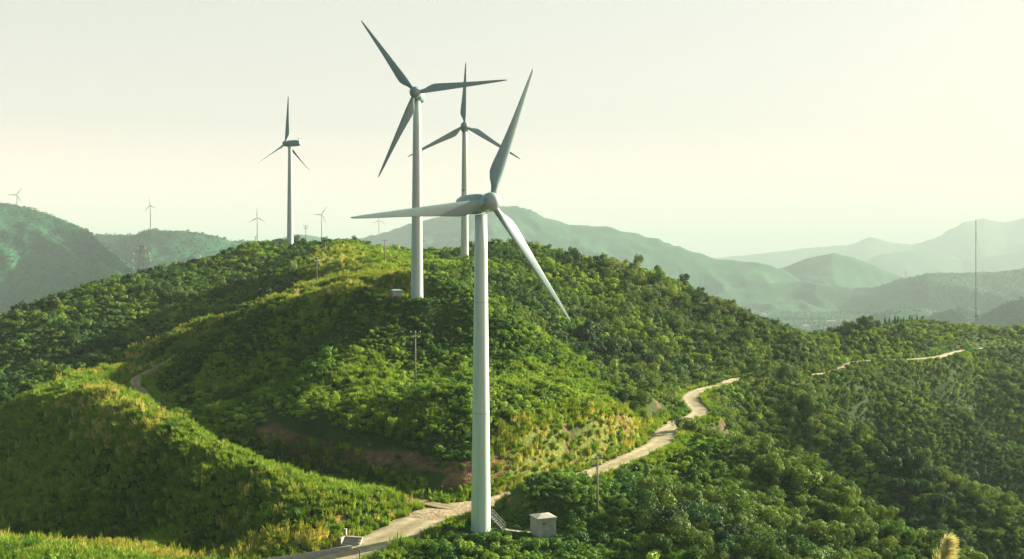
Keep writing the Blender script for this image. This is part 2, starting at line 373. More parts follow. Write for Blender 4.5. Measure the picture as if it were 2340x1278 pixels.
def ground_material():
    m, n, l, b = newmat('hill_ground')
    g = n.new('ShaderNodeNewGeometry'); pos = g.outputs['Position']
    a = n.new('ShaderNodeAttribute'); a.attribute_name = 'cover'      # r bare soil, g dry grass, b wood floor
    sp = n.new('ShaderNodeSeparateColor'); l.new(a.outputs['Color'], sp.inputs[0])
    t1 = noise_node(n, l, .05, 6, .6, pos); t2 = noise_node(n, l, .9, 4, .6, pos)
    green = ramp_node(n, l, t1.outputs[0], [(.3, (.014, .034, .012)), (.5, (.025, .055, .014)), (.75, (.045, .08, .017))])
    dry = ramp_node(n, l, t2.outputs[0], [(.3, (.08, .14, .025)), (.7, (.22, .25, .06))])
    soil = ramp_node(n, l, t2.outputs[0], [(.3, (.075, .048, .028)), (.5, (.15, .09, .05)), (.72, (.25, .15, .08))])
    m1 = n.new('ShaderNodeMix'); m1.data_type = 'RGBA'; l.new(sp.outputs[1], m1.inputs[0]); l.new(green.outputs[0], m1.inputs[6]); l.new(dry.outputs[0], m1.inputs[7])
    m2 = n.new('ShaderNodeMix'); m2.data_type = 'RGBA'; l.new(sp.outputs[0], m2.inputs[0]); l.new(m1.outputs[2], m2.inputs[6]); l.new(soil.outputs[0], m2.inputs[7])
    dirt = ramp_node(n, l, t2.outputs[0], [(.3, (.24, .185, .11)), (.72, (.44, .36, .24))])
    m3 = n.new('ShaderNodeMix'); m3.data_type = 'RGBA'; l.new(sp.outputs[2], m3.inputs[0]); l.new(m2.outputs[2], m3.inputs[6]); l.new(dirt.outputs[0], m3.inputs[7])
    l.new(m3.outputs[2], b.inputs['Base Color']); b.inputs['Roughness'].default_value = .95; b.inputs['Specular IOR Level'].default_value = .1
    bp = n.new('ShaderNodeBump'); bp.inputs['Strength'].default_value = .7; bp.inputs['Distance'].default_value = .5; l.new(t2.outputs[0], bp.inputs['Height']); l.new(bp.outputs[0], b.inputs['Normal'])
    return m
def far_material():
    m, n, l, b = newmat('wooded_hills')
    g = n.new('ShaderNodeNewGeometry'); pos = g.outputs['Position']
    t1 = noise_node(n, l, .006, 6, .65, pos); t2 = noise_node(n, l, .09, 5, .7, pos)
    mxn = n.new('ShaderNodeMath'); mxn.operation = 'MULTIPLY_ADD'; l.new(t2.outputs[0], mxn.inputs[0]); mxn.inputs[1].default_value = .6
    l.new(t1.outputs[0], mxn.inputs[2])
    r = ramp_node(n, l, mxn.outputs[0], [(.55, (.006, .048, .028)), (.8, (.013, .09, .045)), (1.05, (.04, .14, .055))])
    l.new(r.outputs[0], b.inputs['Base Color']); b.inputs['Roughness'].default_value = .95; b.inputs['Specular IOR Level'].default_value = .1
    bp = n.new('ShaderNodeBump'); bp.inputs['Strength'].default_value = 1; bp.inputs['Distance'].default_value = 6; l.new(t2.outputs[0], bp.inputs['Height']); l.new(bp.outputs[0], b.inputs['Normal'])
    return m
def leaf_material(name, stops, trans=.35, patch=.03, gloss=.018):
    """leaves: tint of the plant, patches over the hillside, light shining through"""
    m = bpy.data.materials.new(name); m.use_nodes = True; n, l = m.node_tree.nodes, m.node_tree.links
    n.remove(n['Principled BSDF']); out = n['Material Output']
    at = n.new('ShaderNodeAttribute'); at.attribute_type = 'INSTANCER'; at.attribute_name = 'tint'
    oi = n.new('ShaderNodeObjectInfo')
    t = noise_node(n, l, patch, 3, .6, oi.outputs['Location'])
    tco = n.new('ShaderNodeTexCoord'); t2 = noise_node(n, l, 5, 2, .5, tco.outputs['Object'])
    a1 = n.new('ShaderNodeMath'); a1.operation = 'MULTIPLY_ADD'; l.new(t.outputs[0], a1.inputs[0]); a1.inputs[1].default_value = .55; l.new(at.outputs['Fac'], a1.inputs[2])
    a2 = n.new('ShaderNodeMath'); a2.operation = 'MULTIPLY_ADD'; l.new(t2.outputs[0], a2.inputs[0]); a2.inputs[1].default_value = .35; l.new(a1.outputs[0], a2.inputs[2])
    r = ramp_node(n, l, a2.outputs[0], stops)
    d = n.new('ShaderNodeBsdfDiffuse'); tr = n.new('ShaderNodeBsdfTranslucent'); l.new(r.outputs[0], d.inputs[0])
    hs = n.new('ShaderNodeMix'); hs.data_type = 'RGBA'; hs.blend_type = 'MULTIPLY'; hs.inputs[0].default_value = 1; l.new(r.outputs[0], hs.inputs[6]); hs.inputs[7].default_value = (1.5, 1.45, .6, 1)
    l.new(hs.outputs[2], tr.inputs[0])
    mxs = n.new('ShaderNodeMixShader'); mxs.inputs[0].default_value = trans; l.new(d.outputs[0], mxs.inputs[1]); l.new(tr.outputs[0], mxs.inputs[2])
    gl = n.new('ShaderNodeBsdfGlossy'); gl.inputs['Roughness'].default_value = .48; gl.inputs['Color'].default_value = (.9, .95, .85, 1)
    mg = n.new('ShaderNodeMixShader'); mg.inputs[0].default_value = gloss; l.new(mxs.outputs[0], mg.inputs[1]); l.new(gl.outputs[0], mg.inputs[2])
    l.new(mg.outputs[0], out.inputs[0])
    return m
M = {}
M['ground'] = ground_material(); M['far'] = far_material()
M['bush'] = leaf_material('bush_leaves', [(.3, (.018, .055, .018)), (.6, (.045, .125, .022)), (.9, (.135, .245, .024)), (1.25, (.25, .37, .04))], .25)
M['tree'] = leaf_material('tree_leaves', [(.3, (.015, .046, .024)), (.65, (.044, .105, .034)), (1.0, (.105, .185, .037)), (1.3, (.20, .27, .048))], .22)
M['grass'] = leaf_material('grass_blades', [(.3, (.03, .09, .016)), (.65, (.08, .18, .02)), (1.0, (.16, .27, .028)), (1.35, (.28, .36, .05))], .28)
M['dry'] = leaf_material('dry_grass', [(.3, (.17, .22, .035)), (.8, (.36, .38, .08)), (1.3, (.56, .50, .20))], .3)
M['far_leaf'] = leaf_material('far_tree_leaves', [(.3, (.01, .06, .032)), (.8, (.022, .115, .05)), (1.3, (.065, .18, .062))], .2, .004)
M['bark'] = plain('bark', (.05, .035, .022), (.12, .09, .06), 4, .9)
M['dirt'] = None

# ============================================================ ground sheet
def cover_masks(x, y):
    dr, zr = near_line(ROAD, x, y, 12); dt_, zt = near_line(TRACK, x, y, 12)
    pale = np.maximum(1-sstep(RWF(y)+.4, RWF(y)+1.3, dr+fbm(x, y, 3, 2, 3)*1.0), .9*(1-sstep(TW+.3, TW+1.0, dt_+fbm(x, y, 3, 2, 4)*.8)))
    jx, jy, jz, jr = PADS[-1]
    pale = np.maximum(pale, 1-sstep(jr-.5, jr+1.2, np.hypot(x-jx, y-jy)+fbm(x, y, 3, 2, 14)))
    bare = np.zeros_like(x)
    h = height(x, y); e_ = .8
    gx = (height(x+e_, y)-h)/e_; gy = (height(x, y+e_)-h)/e_
    steep = sstep(.6, 1.0, np.hypot(gx, gy))
    bank = ((dr < 10) | (dt_ < 9)) & (y < 262)
    patchy = sstep(-.3, .05, fbm(x, y, 12, 3, 21))
    band = sstep(3.0, 3.8, h-zt)*(1-sstep(5.4, 6.6, h-zt))*(dt_ < 10)*(x < 0)*(y < 208)*sstep(.4, .7, np.hypot(gx, gy))
    band = np.maximum(band, sstep(1.6, 2.6, h-zr)*(dr < 9)*(x < 2)*(y < 190)*sstep(.4, .7, np.hypot(gx, gy)))
    bare = np.maximum(bare, np.where(x < 0, band*sstep(-.45, -.2, fbm(x, y, 12, 3, 21)), steep*bank*np.where(y > 176, .12+.75*sstep(.0, .22, fbm(x*.93+y*.37, (y-x)*.12, 2.6, 2, 29)), .2)))
    dry = np.zeros_like(x)
    for L, wd in DRYLINES:
        d, _ = near_line(L, x, y, wd*2); dry = np.maximum(dry, 1-sstep(wd*.4, wd, d+fbm(x, y, 6, 2, 9)*wd*.6))
    for sx, sy, rx, ry, kk in SPOTS:
        q_ = np.hypot((x-sx)/rx, (y-sy)/ry)+fbm(x, y, 5, 2, 77)*.35
        bare = np.maximum(bare, (1-sstep(.7, 1.1, q_))*kk)
    return bare, dry, pale, dt_
SPOTS = [P(722,586,446)[:2]+(9, 5, 1), P(806,603,345)[:2]+(2.6, 9, .8), P(640,692,319)[:2]+(5, 3, .6)]
DRYLINES = [
 (spline([P(600,715,283),P(680,690,273),P(760,676,266),P(860,676,262),P(930,680,260)]), 7),
 (spline([P(850,660,280),P(810,640,305),P(800,615,330),P(795,600,350),P(760,580,410)]), 12),
 (spline([P(640,692,318),P(690,665,318),P(750,650,300),P(850,656,285)]), 11),
 (spline([P(530,715,312),P(430,748,298),P(340,790,287)]), 9),
 (spline([P(375,815,264),P(280,835,250),P(180,872,239)]), 4),
 (spline([P(200,905,205),P(270,930,190),P(330,955,185)]), 6),
 (spline([P(-100,1250,146),P(300,1244,148),P(600,1240,150),P(760,1225,152)]), 3.5),
 (spline([P(1130,1075,183),P(1300,1035,194),P(1430,990,212),P(1475,955,228)]), 5),
]
def sheet(ys, ts):
    T, Y = np.meshgrid(ts, ys)
    X = T*(Y+60)
    Z = height(X, Y)
    n, k = Y.shape
    i = np.arange(n*k).reshape(n, k)
    q = np.stack([i[:-1, :-1], i[:-1, 1:], i[1:, 1:], i[1:, :-1]], -1).reshape(-1, 4)
    return X, Y, Z, q
ts = np.linspace(-.66, .76, 590)
ysn = np.concatenate([np.arange(-50, 130, 6.0), np.arange(130, 300, .5), np.arange(300, 760, 1.0), [760.0]])
ysf = 760*1.0062**np.arange(0, 585)
X, Y, Z, q = sheet(ysn, ts)
me = npmesh('ground', np.stack([X, Y, Z], -1).reshape(-1, 3), q, M['ground'])
bare, dry, pale, _ = cover_masks(X, Y)
ca = me.color_attributes.new('cover', 'FLOAT_COLOR', 'POINT')
ca.data.foreach_set('color', np.stack([bare, dry, pale, 1+0*dry], -1).astype(np.float32).ravel())
tag(link('ground', me), kind='structure')
X, Y, Z, q = sheet(ysf, np.linspace(-.66, .76, 640))
tag(link('hills', npmesh('hills', np.stack([X, Y, Z], -1).reshape(-1, 3), q, M['far'])), kind='structure')

# ------------------------------------------------------------ roads
def dirt_material(name, c):
    m, n, l, b = newmat(name)
    g = n.new('ShaderNodeNewGeometry'); uvn = n.new('ShaderNodeAttribute'); uvn.attribute_name = 'across'
    t = noise_node(n, l, .55, 6, .65, g.outputs['Position']); t3 = noise_node(n, l, 4, 3, .6, g.outputs['Position'])
    r = ramp_node(n, l, t.outputs[0], [(.3, c[0]), (.55, c[1]), (.75, c[2])])
    wv = ramp_node(n, l, uvn.outputs['Fac'], [(.0, (.55, .5, .42)), (.22, (1, 1, 1)), (.42, (.68, .70, .56)), (.58, (.68, .70, .56)), (.78, (1, 1, 1)), (1, (.55, .5, .42))])
    mm = n.new('ShaderNodeMix'); mm.data_type = 'RGBA'; mm.blend_type = 'MULTIPLY'; mm.inputs[0].default_value = 1; l.new(r.outputs[0], mm.inputs[6]); l.new(wv.outputs[0], mm.inputs[7])
    l.new(mm.outputs[2], b.inputs['Base Color']); b.inputs['Roughness'].default_value = .95
    bp = n.new('ShaderNodeBump'); bp.inputs['Strength'].default_value = .4; bp.inputs['Distance'].default_value = .1; l.new(t3.outputs[0], bp.inputs['Height']); l.new(bp.outputs[0], b.inputs['Normal'])
    return m
def road_mesh(name, L, hw, mat, seed):
    d = np.gradient(L[:, :2], axis=0); d /= np.linalg.norm(d, axis=1)[:, None]+1e-9
    nrm = np.stack([-d[:, 1], d[:, 0]], -1)
    s = np.arange(len(L), dtype=float)
    wl = hw+fbm(s, s*0, 9, 3, seed)*.55; wr = hw+fbm(s, s*0+50, 9, 3, seed+5)*.55
    a = np.linspace(-1, 1, 9); V = []; A = []
    for k in a:
        ww = np.where(k < 0, wr, wl)*k
        p = np.column_stack([L[:, :2]+nrm*ww[:, None], L[:, 2]+.03*(1-k*k)-.06*(abs(k) > .99)+fbm(s, s*0+k*2, 3, 2, seed)*.025])
        V.append(p); A.append(np.full(len(L), (k+1)/2))
    V = np.stack(V, 1); n, k = V.shape[:2]
    i = np.arange(n*k).reshape(n, k)
    q = np.stack([i[:-1, :-1], i[1:, :-1], i[1:, 1:], i[:-1, 1:]], -1).reshape(-1, 4)
    me = npmesh(name, V.reshape(-1, 3), q[:, ::-1], mat)
    at = me.attributes.new('across', 'FLOAT', 'POINT'); at.data.foreach_set('value', np.stack(A, 1).astype(np.float32).ravel())
    return tag(link(name, me), kind='structure')
road_mesh('road', ROAD, RWF(ROAD[:, 1]), dirt_material('road_dirt', [(.30, .24, .15), (.47, .39, .26), (.56, .48, .34)]), 31)
road_mesh('track', TRACK, TW, dirt_material('track_dirt', [(.20, .15, .09), (.30, .23, .14), (.38, .30, .19)]), 47)

# ============================================================ wind turbines
WHITE = None
def turbine_paint(name, streak, c):
    m, n, l, b = newmat(name)
    tcn = n.new('ShaderNodeTexCoord'); mp = n.new('ShaderNodeMapping'); l.new(tcn.outputs['Object'], mp.inputs[0]); mp.inputs['Scale'].default_value = (1.4, 1.4, .09) if streak else (.6, .6, .6)
    t = noise_node(n, l, 1.0, 5, .65, mp.outputs[0])
    r = ramp_node(n, l, t.outputs[0], [(.25, tuple(v*.72 for v in c)), (.45, c), (.8, tuple(v*1.12 for v in c))])
    l.new(r.outputs[0], b.inputs['Base Color']); b.inputs['Roughness'].default_value = .38
    return m
M['tower'] = turbine_paint('weathered_white_tower', True, (.50, .62, .57))
M['tower_grey'] = turbine_paint('weathered_grey_green_tower', True, (.36, .47, .43))
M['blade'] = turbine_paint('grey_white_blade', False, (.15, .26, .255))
M['far_shaded'] = turbine_paint('distant_shaded_grey', False, (.20, .22, .20))  # distant towers' shade is put into this darker grey, so they read as silhouettes
M['seam'] = plain('tower_seam', (.30, .32, .30), (.42, .44, .41), 2)
M['dark_metal'] = plain('dark_metal', (.08, .09, .09), (.14, .15, .15), 3, .5, 0, .6)
M['galv'] = plain('galvanised_steel', (.20, .22, .21), (.30, .32, .30), 5, .5, 0, .5)

BL = 21.7
def blade_mesh():
    rs = np.array([.75, 1.6, 2.4, 3.2, 4.2, 5.4, 7, 9, 11, 13, 15, 17, 18.8, 20.2, 21.2, 21.7])
    ch = np.array([.92, .92, 1.2, 1.68, 2.05, 2.02, 1.80, 1.55, 1.32, 1.12, .93, .75, .59, .44, .29, .08])
    th = np.array([.92, .92, .82, .68, .55, .45, .36, .29, .235, .19, .15, .115, .09, .07, .05, .02])
    tw = np.radians(np.array([16, 16, 16, 15, 13.5, 11.5, 9, 6.5, 4.6, 3.2, 2.2, 1.4, .8, .4, .1, 0]))
    lead = np.array([.46, .46, .47, .49, .50, .49, .46, .42, .38, .34, .30, .25, .21, .17, .11, .04])
    n = 20; V = []
    for r, c, h, w_, le in zip(rs, ch, th, tw, lead):
        rnd = np.clip((r-1.6)/2.2, 0, 1)
        for i in range(n):
            a = 2*math.pi*i/n
            s = (1+math.cos(a))/2                              # 1 at the leading edge
            x = le-c*(1-s)
            prof = math.sin(a)*(1-rnd)+rnd*math.copysign(1, math.sin(a))*(abs(math.sin(a))**1.0)*(.35+.9*s)*.95
            y = h/2*prof
            X = x*math.cos(w_)-y*math.sin(w_); Yy = -x*math.sin(w_)-y*math.cos(w_)
            V.append((X, Yy-.0009*r*r*0, r))
    F_ = []
    for k in range(len(rs)-1):
        for i in range(n):
            j = (i+1) % n; F_.append([k*n+i, k*n+j, (k+1)*n+j, (k+1)*n+i])
    F_.append(list(range(n))[::-1]); F_.append([(len(rs)-1)*n+i for i in range(n)])
    return pymesh('blade', V, F_, M['blade'], True)
def lathe(prof, n=40, axis='Z', mat=None, name='lathe'):
    V = []; F_ = []
    for r, z in prof:
        for i in range(n):
            a = 2*math.pi*i/n
            p = (r*math.cos(a), r*math.sin(a), z)
            V.append(p if axis == 'Z' else (p[0], -p[2], p[1]))
    for k in range(len(prof)-1):
        for i in range(n):
            j = (i+1) % n; F_.append([k*n+i, k*n+j, (k+1)*n+j, (k+1)*n+i])
    F_.append(list(range(n))[::-1]); F_.append([(len(prof)-1)*n+i for i in range(n)])
    return pymesh(name, V, F_, mat, True)
BLADE = blade_mesh()
HUB = lathe([(.55, -1.0), (1.15, -.95), (1.32, -.5), (1.36, 0), (1.30, .45), (1.12, .9), (.82, 1.22), (.45, 1.42), (.1, 1.5)], 32, 'Y', M['blade'], 'hub')
def nacelle_mesh():
    bm = bmesh.new()
    prof = [(-1.55, .95, 1.0), (-1.2, 1.2, 1.25), (0, 1.3, 1.4), (2.5, 1.3, 1.42), (4.2, 1.2, 1.3), (5.2, 1.05, 1.05), (5.5, .8, .8)]
    rings = []
    for y, hx, hz in prof:
        ring = []
        for i in range(24):
            a = 2*math.pi*(i+.5)/24
            cx, cz = math.cos(a), math.sin(a)
            k = (abs(cx)**4+abs(cz)**4)**-.25
            ring.append(bm.verts.new((hx*cx*k, y, .15+hz*cz*k)))
        rings.append(ring)
    for a, b in zip(rings, rings[1:]):
        for i in range(24):
            bm.faces.new([a[i], b[i], b[(i+1) % 24], a[(i+1) % 24]])
    bm.faces.new(rings[0]); bm.faces.new(rings[-1][::-1])
    bmesh.ops.recalc_face_normals(bm, faces=bm.faces[:])
    me = bpy.data.meshes.new('nacelle'); bm.to_mesh(me); bm.free(); me.materials.append(M['blade'])
    me.polygons.foreach_set('use_smooth', [True]*len(me.polygons))
    return me
NAC = nacelle_mesh()
M['hub'] = turbine_paint('pale_hub_paint', False, (.30, .41, .39))
NAC1, HUB1 = NAC.copy(), HUB.copy(); NAC1.materials[0] = M['hub']; HUB1.materials[0] = M['hub']
_v = MB(); _v.tube((0, 4.6, 1.35), (0, 4.6, 2.3), .05).box((0, 4.75, 2.3), (.06, .7, .2)).tube((-.35, 4.2, 1.35), (-.35, 4.2, 2.1), .04)
VANE = _v.mesh('wind_vane', M['dark_metal'])
_v = MB(); _v.tube((0, 5.3, .15), (0, 5.78, .15), .82, .74, 20); CAP = _v.mesh('rear_cover', M['seam'])

def turbine(u, vb, d, vh, yaw, phase, label, group, s=1.0, r0=1.52, r1=.93, base=None, detail=True, zb=None, pitch=0, paint=None):
    x = (u-U0)/F*d
    zb = (-(vb-V0)/F*d if vb is not None else gz(x, d)-1) if zb is None else zb
    H = (-(vh-V0)/F*d)-zb
    t = thing('wind_turbine', (x, d, zb), label, 'wind turbine', group, 0)
    prof = [(r0*1.06, -2.5), (r0*1.06, .0), (r0*1.0, .35)]
    for k in range(1, 9):
        f = k/8; prof.append((r0+(r1-r0)*f, .35+(H-1.55-.35)*f))
    tw = link('tower', lathe(prof, 48, 'Z', paint or (M['tower_grey'] if detail else M['far_shaded']), 'tower'), t)
    if detail:
        for f in (.36, .7):
            z = H*f; r = r0+(r1-r0)*(z/(H-1.55))
            link('seam', lathe([(r-.02, -.07), (r+.012, -.05), (r+.012, .05), (r-.02, .07)], 48, 'Z', M['seam'], 'seam'), tw, (0, 0, z))
    NAC_, HUB_ = (NAC1, HUB1) if paint else (NAC, HUB)
    na = link('nacelle', NAC_, t, (0, 0, H), (0, 0, yaw), s)
    if detail:
        link('wind_vane', VANE, na); link('rear_cover', CAP, na)
    tilt = math.radians(4)
    R = Matrix.Rotation(yaw, 4, 'Z') @ Matrix.Rotation(-tilt, 4, 'X')
    c = Vector((0, 0, H)) + R @ Vector((0, -2.6*s, .1))
    hb = link('hub', HUB_, t); hb.matrix_local = Matrix.Translation(c) @ R @ Matrix.Scale(s, 4)
    for k in range(3):
        b = link('blade', BLADE, t)
        b.matrix_local = Matrix.Translation(c) @ R @ Matrix.Rotation(math.radians(90-(phase+120*k)), 4, 'Y') @ Matrix.Rotation(pitch, 4, 'Z') @ Matrix.Scale(s, 4)
    return t
G1, G2 = 'large wind turbines on the near ridge', 'small wind turbines on the far ridge'
D = math.radians
turbine(1099, 1211, 158, 468, D(34), 67.3, 'tallest and nearest white wind turbine, standing beside the road and the concrete hut', G1, s=1.085, paint=M['tower'])
turbine(953, 684, 251, 218, D(-4), 127, 'white wind turbine on the grassy knoll beside a small teal kiosk', G1, s=1.04)
turbine(1062, 596, 380, 292, D(2), 89, 'wind turbine with one blade straight up on the ridge between two nearer towers', G1, s=1.1)
turbine(663, 561, 480, 329, D(-116), 90, 'wind turbine turned sideways on the ridge top with its long nacelle showing', G1, s=1.03, pitch=D(-72))
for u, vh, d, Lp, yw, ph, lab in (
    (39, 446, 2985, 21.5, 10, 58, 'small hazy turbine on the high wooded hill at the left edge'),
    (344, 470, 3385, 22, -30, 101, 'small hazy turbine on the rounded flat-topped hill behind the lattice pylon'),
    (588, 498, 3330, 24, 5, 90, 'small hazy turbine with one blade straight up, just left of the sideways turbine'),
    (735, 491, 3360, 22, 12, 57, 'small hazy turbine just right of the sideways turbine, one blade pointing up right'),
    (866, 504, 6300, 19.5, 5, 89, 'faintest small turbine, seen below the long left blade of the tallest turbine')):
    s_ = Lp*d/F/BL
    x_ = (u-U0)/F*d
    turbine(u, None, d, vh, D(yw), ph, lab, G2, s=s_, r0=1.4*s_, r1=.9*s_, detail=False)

# ============================================================ huts and kiosks
M['concrete'] = plain('weathered_concrete', (.22, .23, .21), (.38, .38, .34), 1.2, .9, .25)
M['pale_concrete'] = plain('pale_concrete', (.27, .26, .22), (.40, .38, .33), 1.5, .9, .2)
M['teal'] = plain('faded_teal_metal', (.16, .28, .25), (.24, .36, .32), 1.5, .55)
M['pole'] = plain('grey_brown_pole', (.13, .11, .085), (.22, .19, .15), 2, .9)
M['glass_ins'] = plain('white_porcelain', (.35, .37, .36), (.5, .5, .48), 5, .3)
def hip_roof(name, wx, wy, z, h, t, mat, parent, ridge=.0):
    v = [(-wx/2, -wy/2, z), (wx/2, -wy/2, z), (wx/2, wy/2, z), (-wx/2, wy/2, z), (-wx/2, -wy/2, z+t), (wx/2, -wy/2, z+t), (wx/2, wy/2, z+t), (-wx/2, wy/2, z+t), (-ridge/2, 0, z+t+h), (ridge/2, 0, z+t+h)]
    f = [[3, 2, 1, 0], [0, 1, 5, 4], [1, 2, 6, 5], [2, 3, 7, 6], [3, 0, 4, 7], [4, 5, 9, 8], [6, 7, 8, 9], [5, 6, 9], [7, 4, 8]]
    return link(name, pymesh(name, v, f, mat), parent)
x, y, z = P(1241, 1222, 157)
k = thing('transformer_hut', (x, y, gz(x, y)-.05), 'small square concrete hut with low hipped roof beside the nearest turbine', 'hut', None, D(22))
MB().box((0, 0, 1.4), (3.0, 2.9, 2.8)).put('wall', M['concrete'], k, bevel=.02)
hip_roof('roof', 3.3, 3.2, 2.803, .38, .16, M['pale_concrete'], k, .5)
MB().box((1.512, -.55, 1.15), (.06, 1.0, 2.0)).put('door', M['dark_metal'], k)
MB().box((1.512, .75, 1.7), (.06, .7, .8)).put('vent', M['dark_metal'], k)
MB().box((-.5, -1.46, 2.1), (.5, .06, .3)).put('vent', M['dark_metal'], k)
MB().box((0, 0, -.1), (3.5, 3.4, .3)).put('plinth', M['pale_concrete'], k)
x, y, z = P(905, 684, 252.5)
k = thing('transformer_kiosk', (x, y, gz(x, y)-.05), 'small teal metal kiosk with overhanging flat roof beside the knoll turbine', 'kiosk', None, D(28))
MB().box((0, 0, 1.05), (2.5, 1.9, 1.9)).put('cabinet', M['teal'], k, bevel=.02)
hip_roof('roof', 3.0, 2.3, 2.005, .28, .14, M['teal'], k, 1.6)
for sx in (-.62, .62): MB().box((sx, -.965, 1.05), (1.1, .05, 1.6)).put('door', M['galv'], k)
MB().box((0, 0, -.05), (2.9, 2.2, .3)).put('plinth', M['pale_concrete'], k)
x, y, z = P(635, 562, 478)
k = thing('equipment_hut', (x, y, gz(x, y)-.1), 'grey flat-roofed hut at the foot of the sideways turbine', 'hut', None, D(10))
MB().box((0, 0, 1.2), (3.6, 2.6, 2.4)).put('wall', M['concrete'], k)
MB().box((0, 0, 2.502), (3.9, 2.9, .2)).put('roof', M['galv'], k)
MB().box((.9, -1.312, 1.0), (.9, .05, 1.9)).put('door', M['dark_metal'], k)

# stair to the nearest turbine's door
x, y, z = P(1126, 1205, 159.2)
zs = gz(*P(1160, 1216, 158.5)[:2])
k = thing('metal_stair', (-4.725+1.35, 158.9, zs), 'steel access stair with handrails leaning against the nearest turbine', 'stair', None, D(-12))
st = MB()
for i in range(7):
    MB().box((2.05-.3*i, 0, .22+.3*i), (.32, .95, .05)).put('tread', M['galv'], k)
for sy in (-.5, .5):
    MB().tube((2.35, sy, .0), (.2, sy, 2.15), .05).put('stringer', M['galv'], k)
    r = MB().tube((2.35, sy, 1.0), (.2, sy, 3.15), .035).tube((2.35, sy, .55), (.2, sy, 2.7), .025)
    for i in range(4): r.tube((2.3-.7*i, sy, .05+.7*i), (2.3-.7*i, sy, 1.05+.7*i), .03)
    r.put('handrail', M['galv'], k)
# concrete path between stair and hut
pth = []
A, B = Vector(P(1150, 1206, 158.6)), Vector(P(1216, 1222, 157.6))
n_ = 14; V = []; Fc = []
for i in range(n_+1):
    p = A.lerp(B, i/n_); dv = (B-A).normalized(); nv = Vector((-dv.y, dv.x, 0))
    zz = max(gz(p.x, p.y), gz(p.x+nv.x*.5, p.y+nv.y*.5), gz(p.x-nv.x*.5, p.y-nv.y*.5))+.18
    V += [(p.x-nv.x*.45, p.y-nv.y*.45, zz), (p.x+nv.x*.45, p.y+nv.y*.45, zz)]
for i in range(n_): Fc.append([2*i, 2*i+1, 2*i+3, 2*i+2][::-1])
tag(link('path', pymesh('path', V, Fc, M['pale_concrete'])), kind='structure')

# ============================================================ utility poles
def utility_pole(u, vb, d, vt, label, arms=2, rz=0, zb=None):
    x = (u-U0)/F*d; zb = gz(x, d)-.3 if zb is None else zb
    H = -(vt-V0)/F*d-zb
    k = thing('utility_pole', (x, d, zb), label, 'utility pole', 'utility poles along the ridge', rz)
    MB().tube((0, 0, -.6), (0, 0, H), .19, .12, 10).put('pole', M['pole'], k, True)
    for i in range(arms):
        z = H-.35-1.0*i; wd = 2.2 if i == 0 else 1.7
        a = MB().box((0, .16, z), (wd, .12, .14)).put('crossarm', M['pole'], k)
        for sx in (-wd/2+.12, 0 if i == 0 else -.45, wd/2-.12):
            zt = z+.07
            MB().tube((sx, .16, zt), (sx, .16, zt+.16), .05).tube((sx, .16, zt+.12), (sx, .16, zt+.32), .13, .09, 8).put('insulator', M['glass_ins'], a)
    if arms > 1:
        MB().tube((.5, .16, H-1.35), (0, .14, H-2.1), .03).tube((-.5, .16, H-1.35), (0, .14, H-2.1), .03).put('brace', M['pole'], k)
    return k
utility_pole(949, 870, 214, 757, 'utility pole standing alone on the bushy slope below the knoll turbine')
utility_pole(1365, 1185, 163, 1044, 'nearest utility pole, among the bushes right of the concrete hut', 2, D(25))
utility_pole(724, 655, 322, 588, 'utility pole with double crossarms on the dry grass shoulder left of the knoll', 2, D(-10))
utility_pole(879, 605, 372, 547, 'utility pole on the yellow-green rise just left of the knoll turbine', 1)
utility_pole(699, 560, 476, 515, 'utility pole on the skyline just right of the sideways turbine', 2, D(20))
utility_pole(743, 582, 440, 553, 'short utility pole below the skyline right of the sideways turbine', 1)
utility_pole(966, 592, 410, 548, 'slender pole half hidden close behind the knoll turbine tower', 1)
utility_pole(584, 565, 488, 540, 'short dark pole in front of the small turbine left of the sideways one', 1)

# lattice pylons, masts
def lattice(k, H, w0, w1, n, mat, r=.09, name='lattice_body'):
    m = MB()
    def hw(z): return (w0+(w1-w0)*z/H)/2
    zs = [H*(1-(1-i/n)**1.15) for i in range(n+1)]
    cs = ((-1, -1), (1, -1), (1, 1), (-1, 1))
    for a, b in zip(zs, zs[1:]):
        for i in range(4):
            c, d_ = cs[i], cs[(i+1) % 4]
            pa = (c[0]*hw(a), c[1]*hw(a), a); pb = (c[0]*hw(b), c[1]*hw(b), b)
            qa = (d_[0]*hw(a), d_[1]*hw(a), a); qb = (d_[0]*hw(b), d_[1]*hw(b), b)
            m.tube(pa, pb, r*1.5, None, 4, False).tube(pa, qb, r, None, 4, False).tube(qa, pb, r, None, 4, False).tube(pb, qb, r, None, 4, False)
    return m.put(name, M['galv'] if name == 'lattice_mast' else mat, k)
def pylon(u, d, vt, label, zb=None, arms=((.70, 4.6), (.82, 4.2), (.93, 3.6)), H0=None, r=.11):
    x = (u-U0)/F*d; zb = gz(x, d)-.5 if zb is None else zb
    H = -(vt-V0)/F*d-zb
    k = thing('lattice_pylon', (x, d, zb), label, 'pylon', 'lattice pylons in the left valley')
    lattice(k, H, H*.17, H*.035, 12, M['steel'], r)
    for f, wd in arms:
        z = H*f
        a = MB()
        for s_ in (-1, 1):
            a.tube((0, -.5, z), (s_*wd, 0, z+.2), r, None, 4).tube((0, .5, z), (s_*wd, 0, z+.2), r, None, 4).tube((0, 0, z+1.5), (s_*wd, 0, z+.2), r, None, 4)
        ar = a.put('crossarm', M['steel'], k)
        for s_ in (-1, 1):
            MB().tube((s_*wd, 0, z+.1), (s_*wd, 0, z-1.7), .16, .16, 6).tube((s_*wd*1.0, 0, z-1.5), (s_*wd, 0, z-1.9), .5, .5, 6).put('insulator', M['white_ins'], ar)
    return k
M['white_ins'] = plain('white_glass_insulators', (.7, .72, .7), (.8, .8, .78), 5, .3)
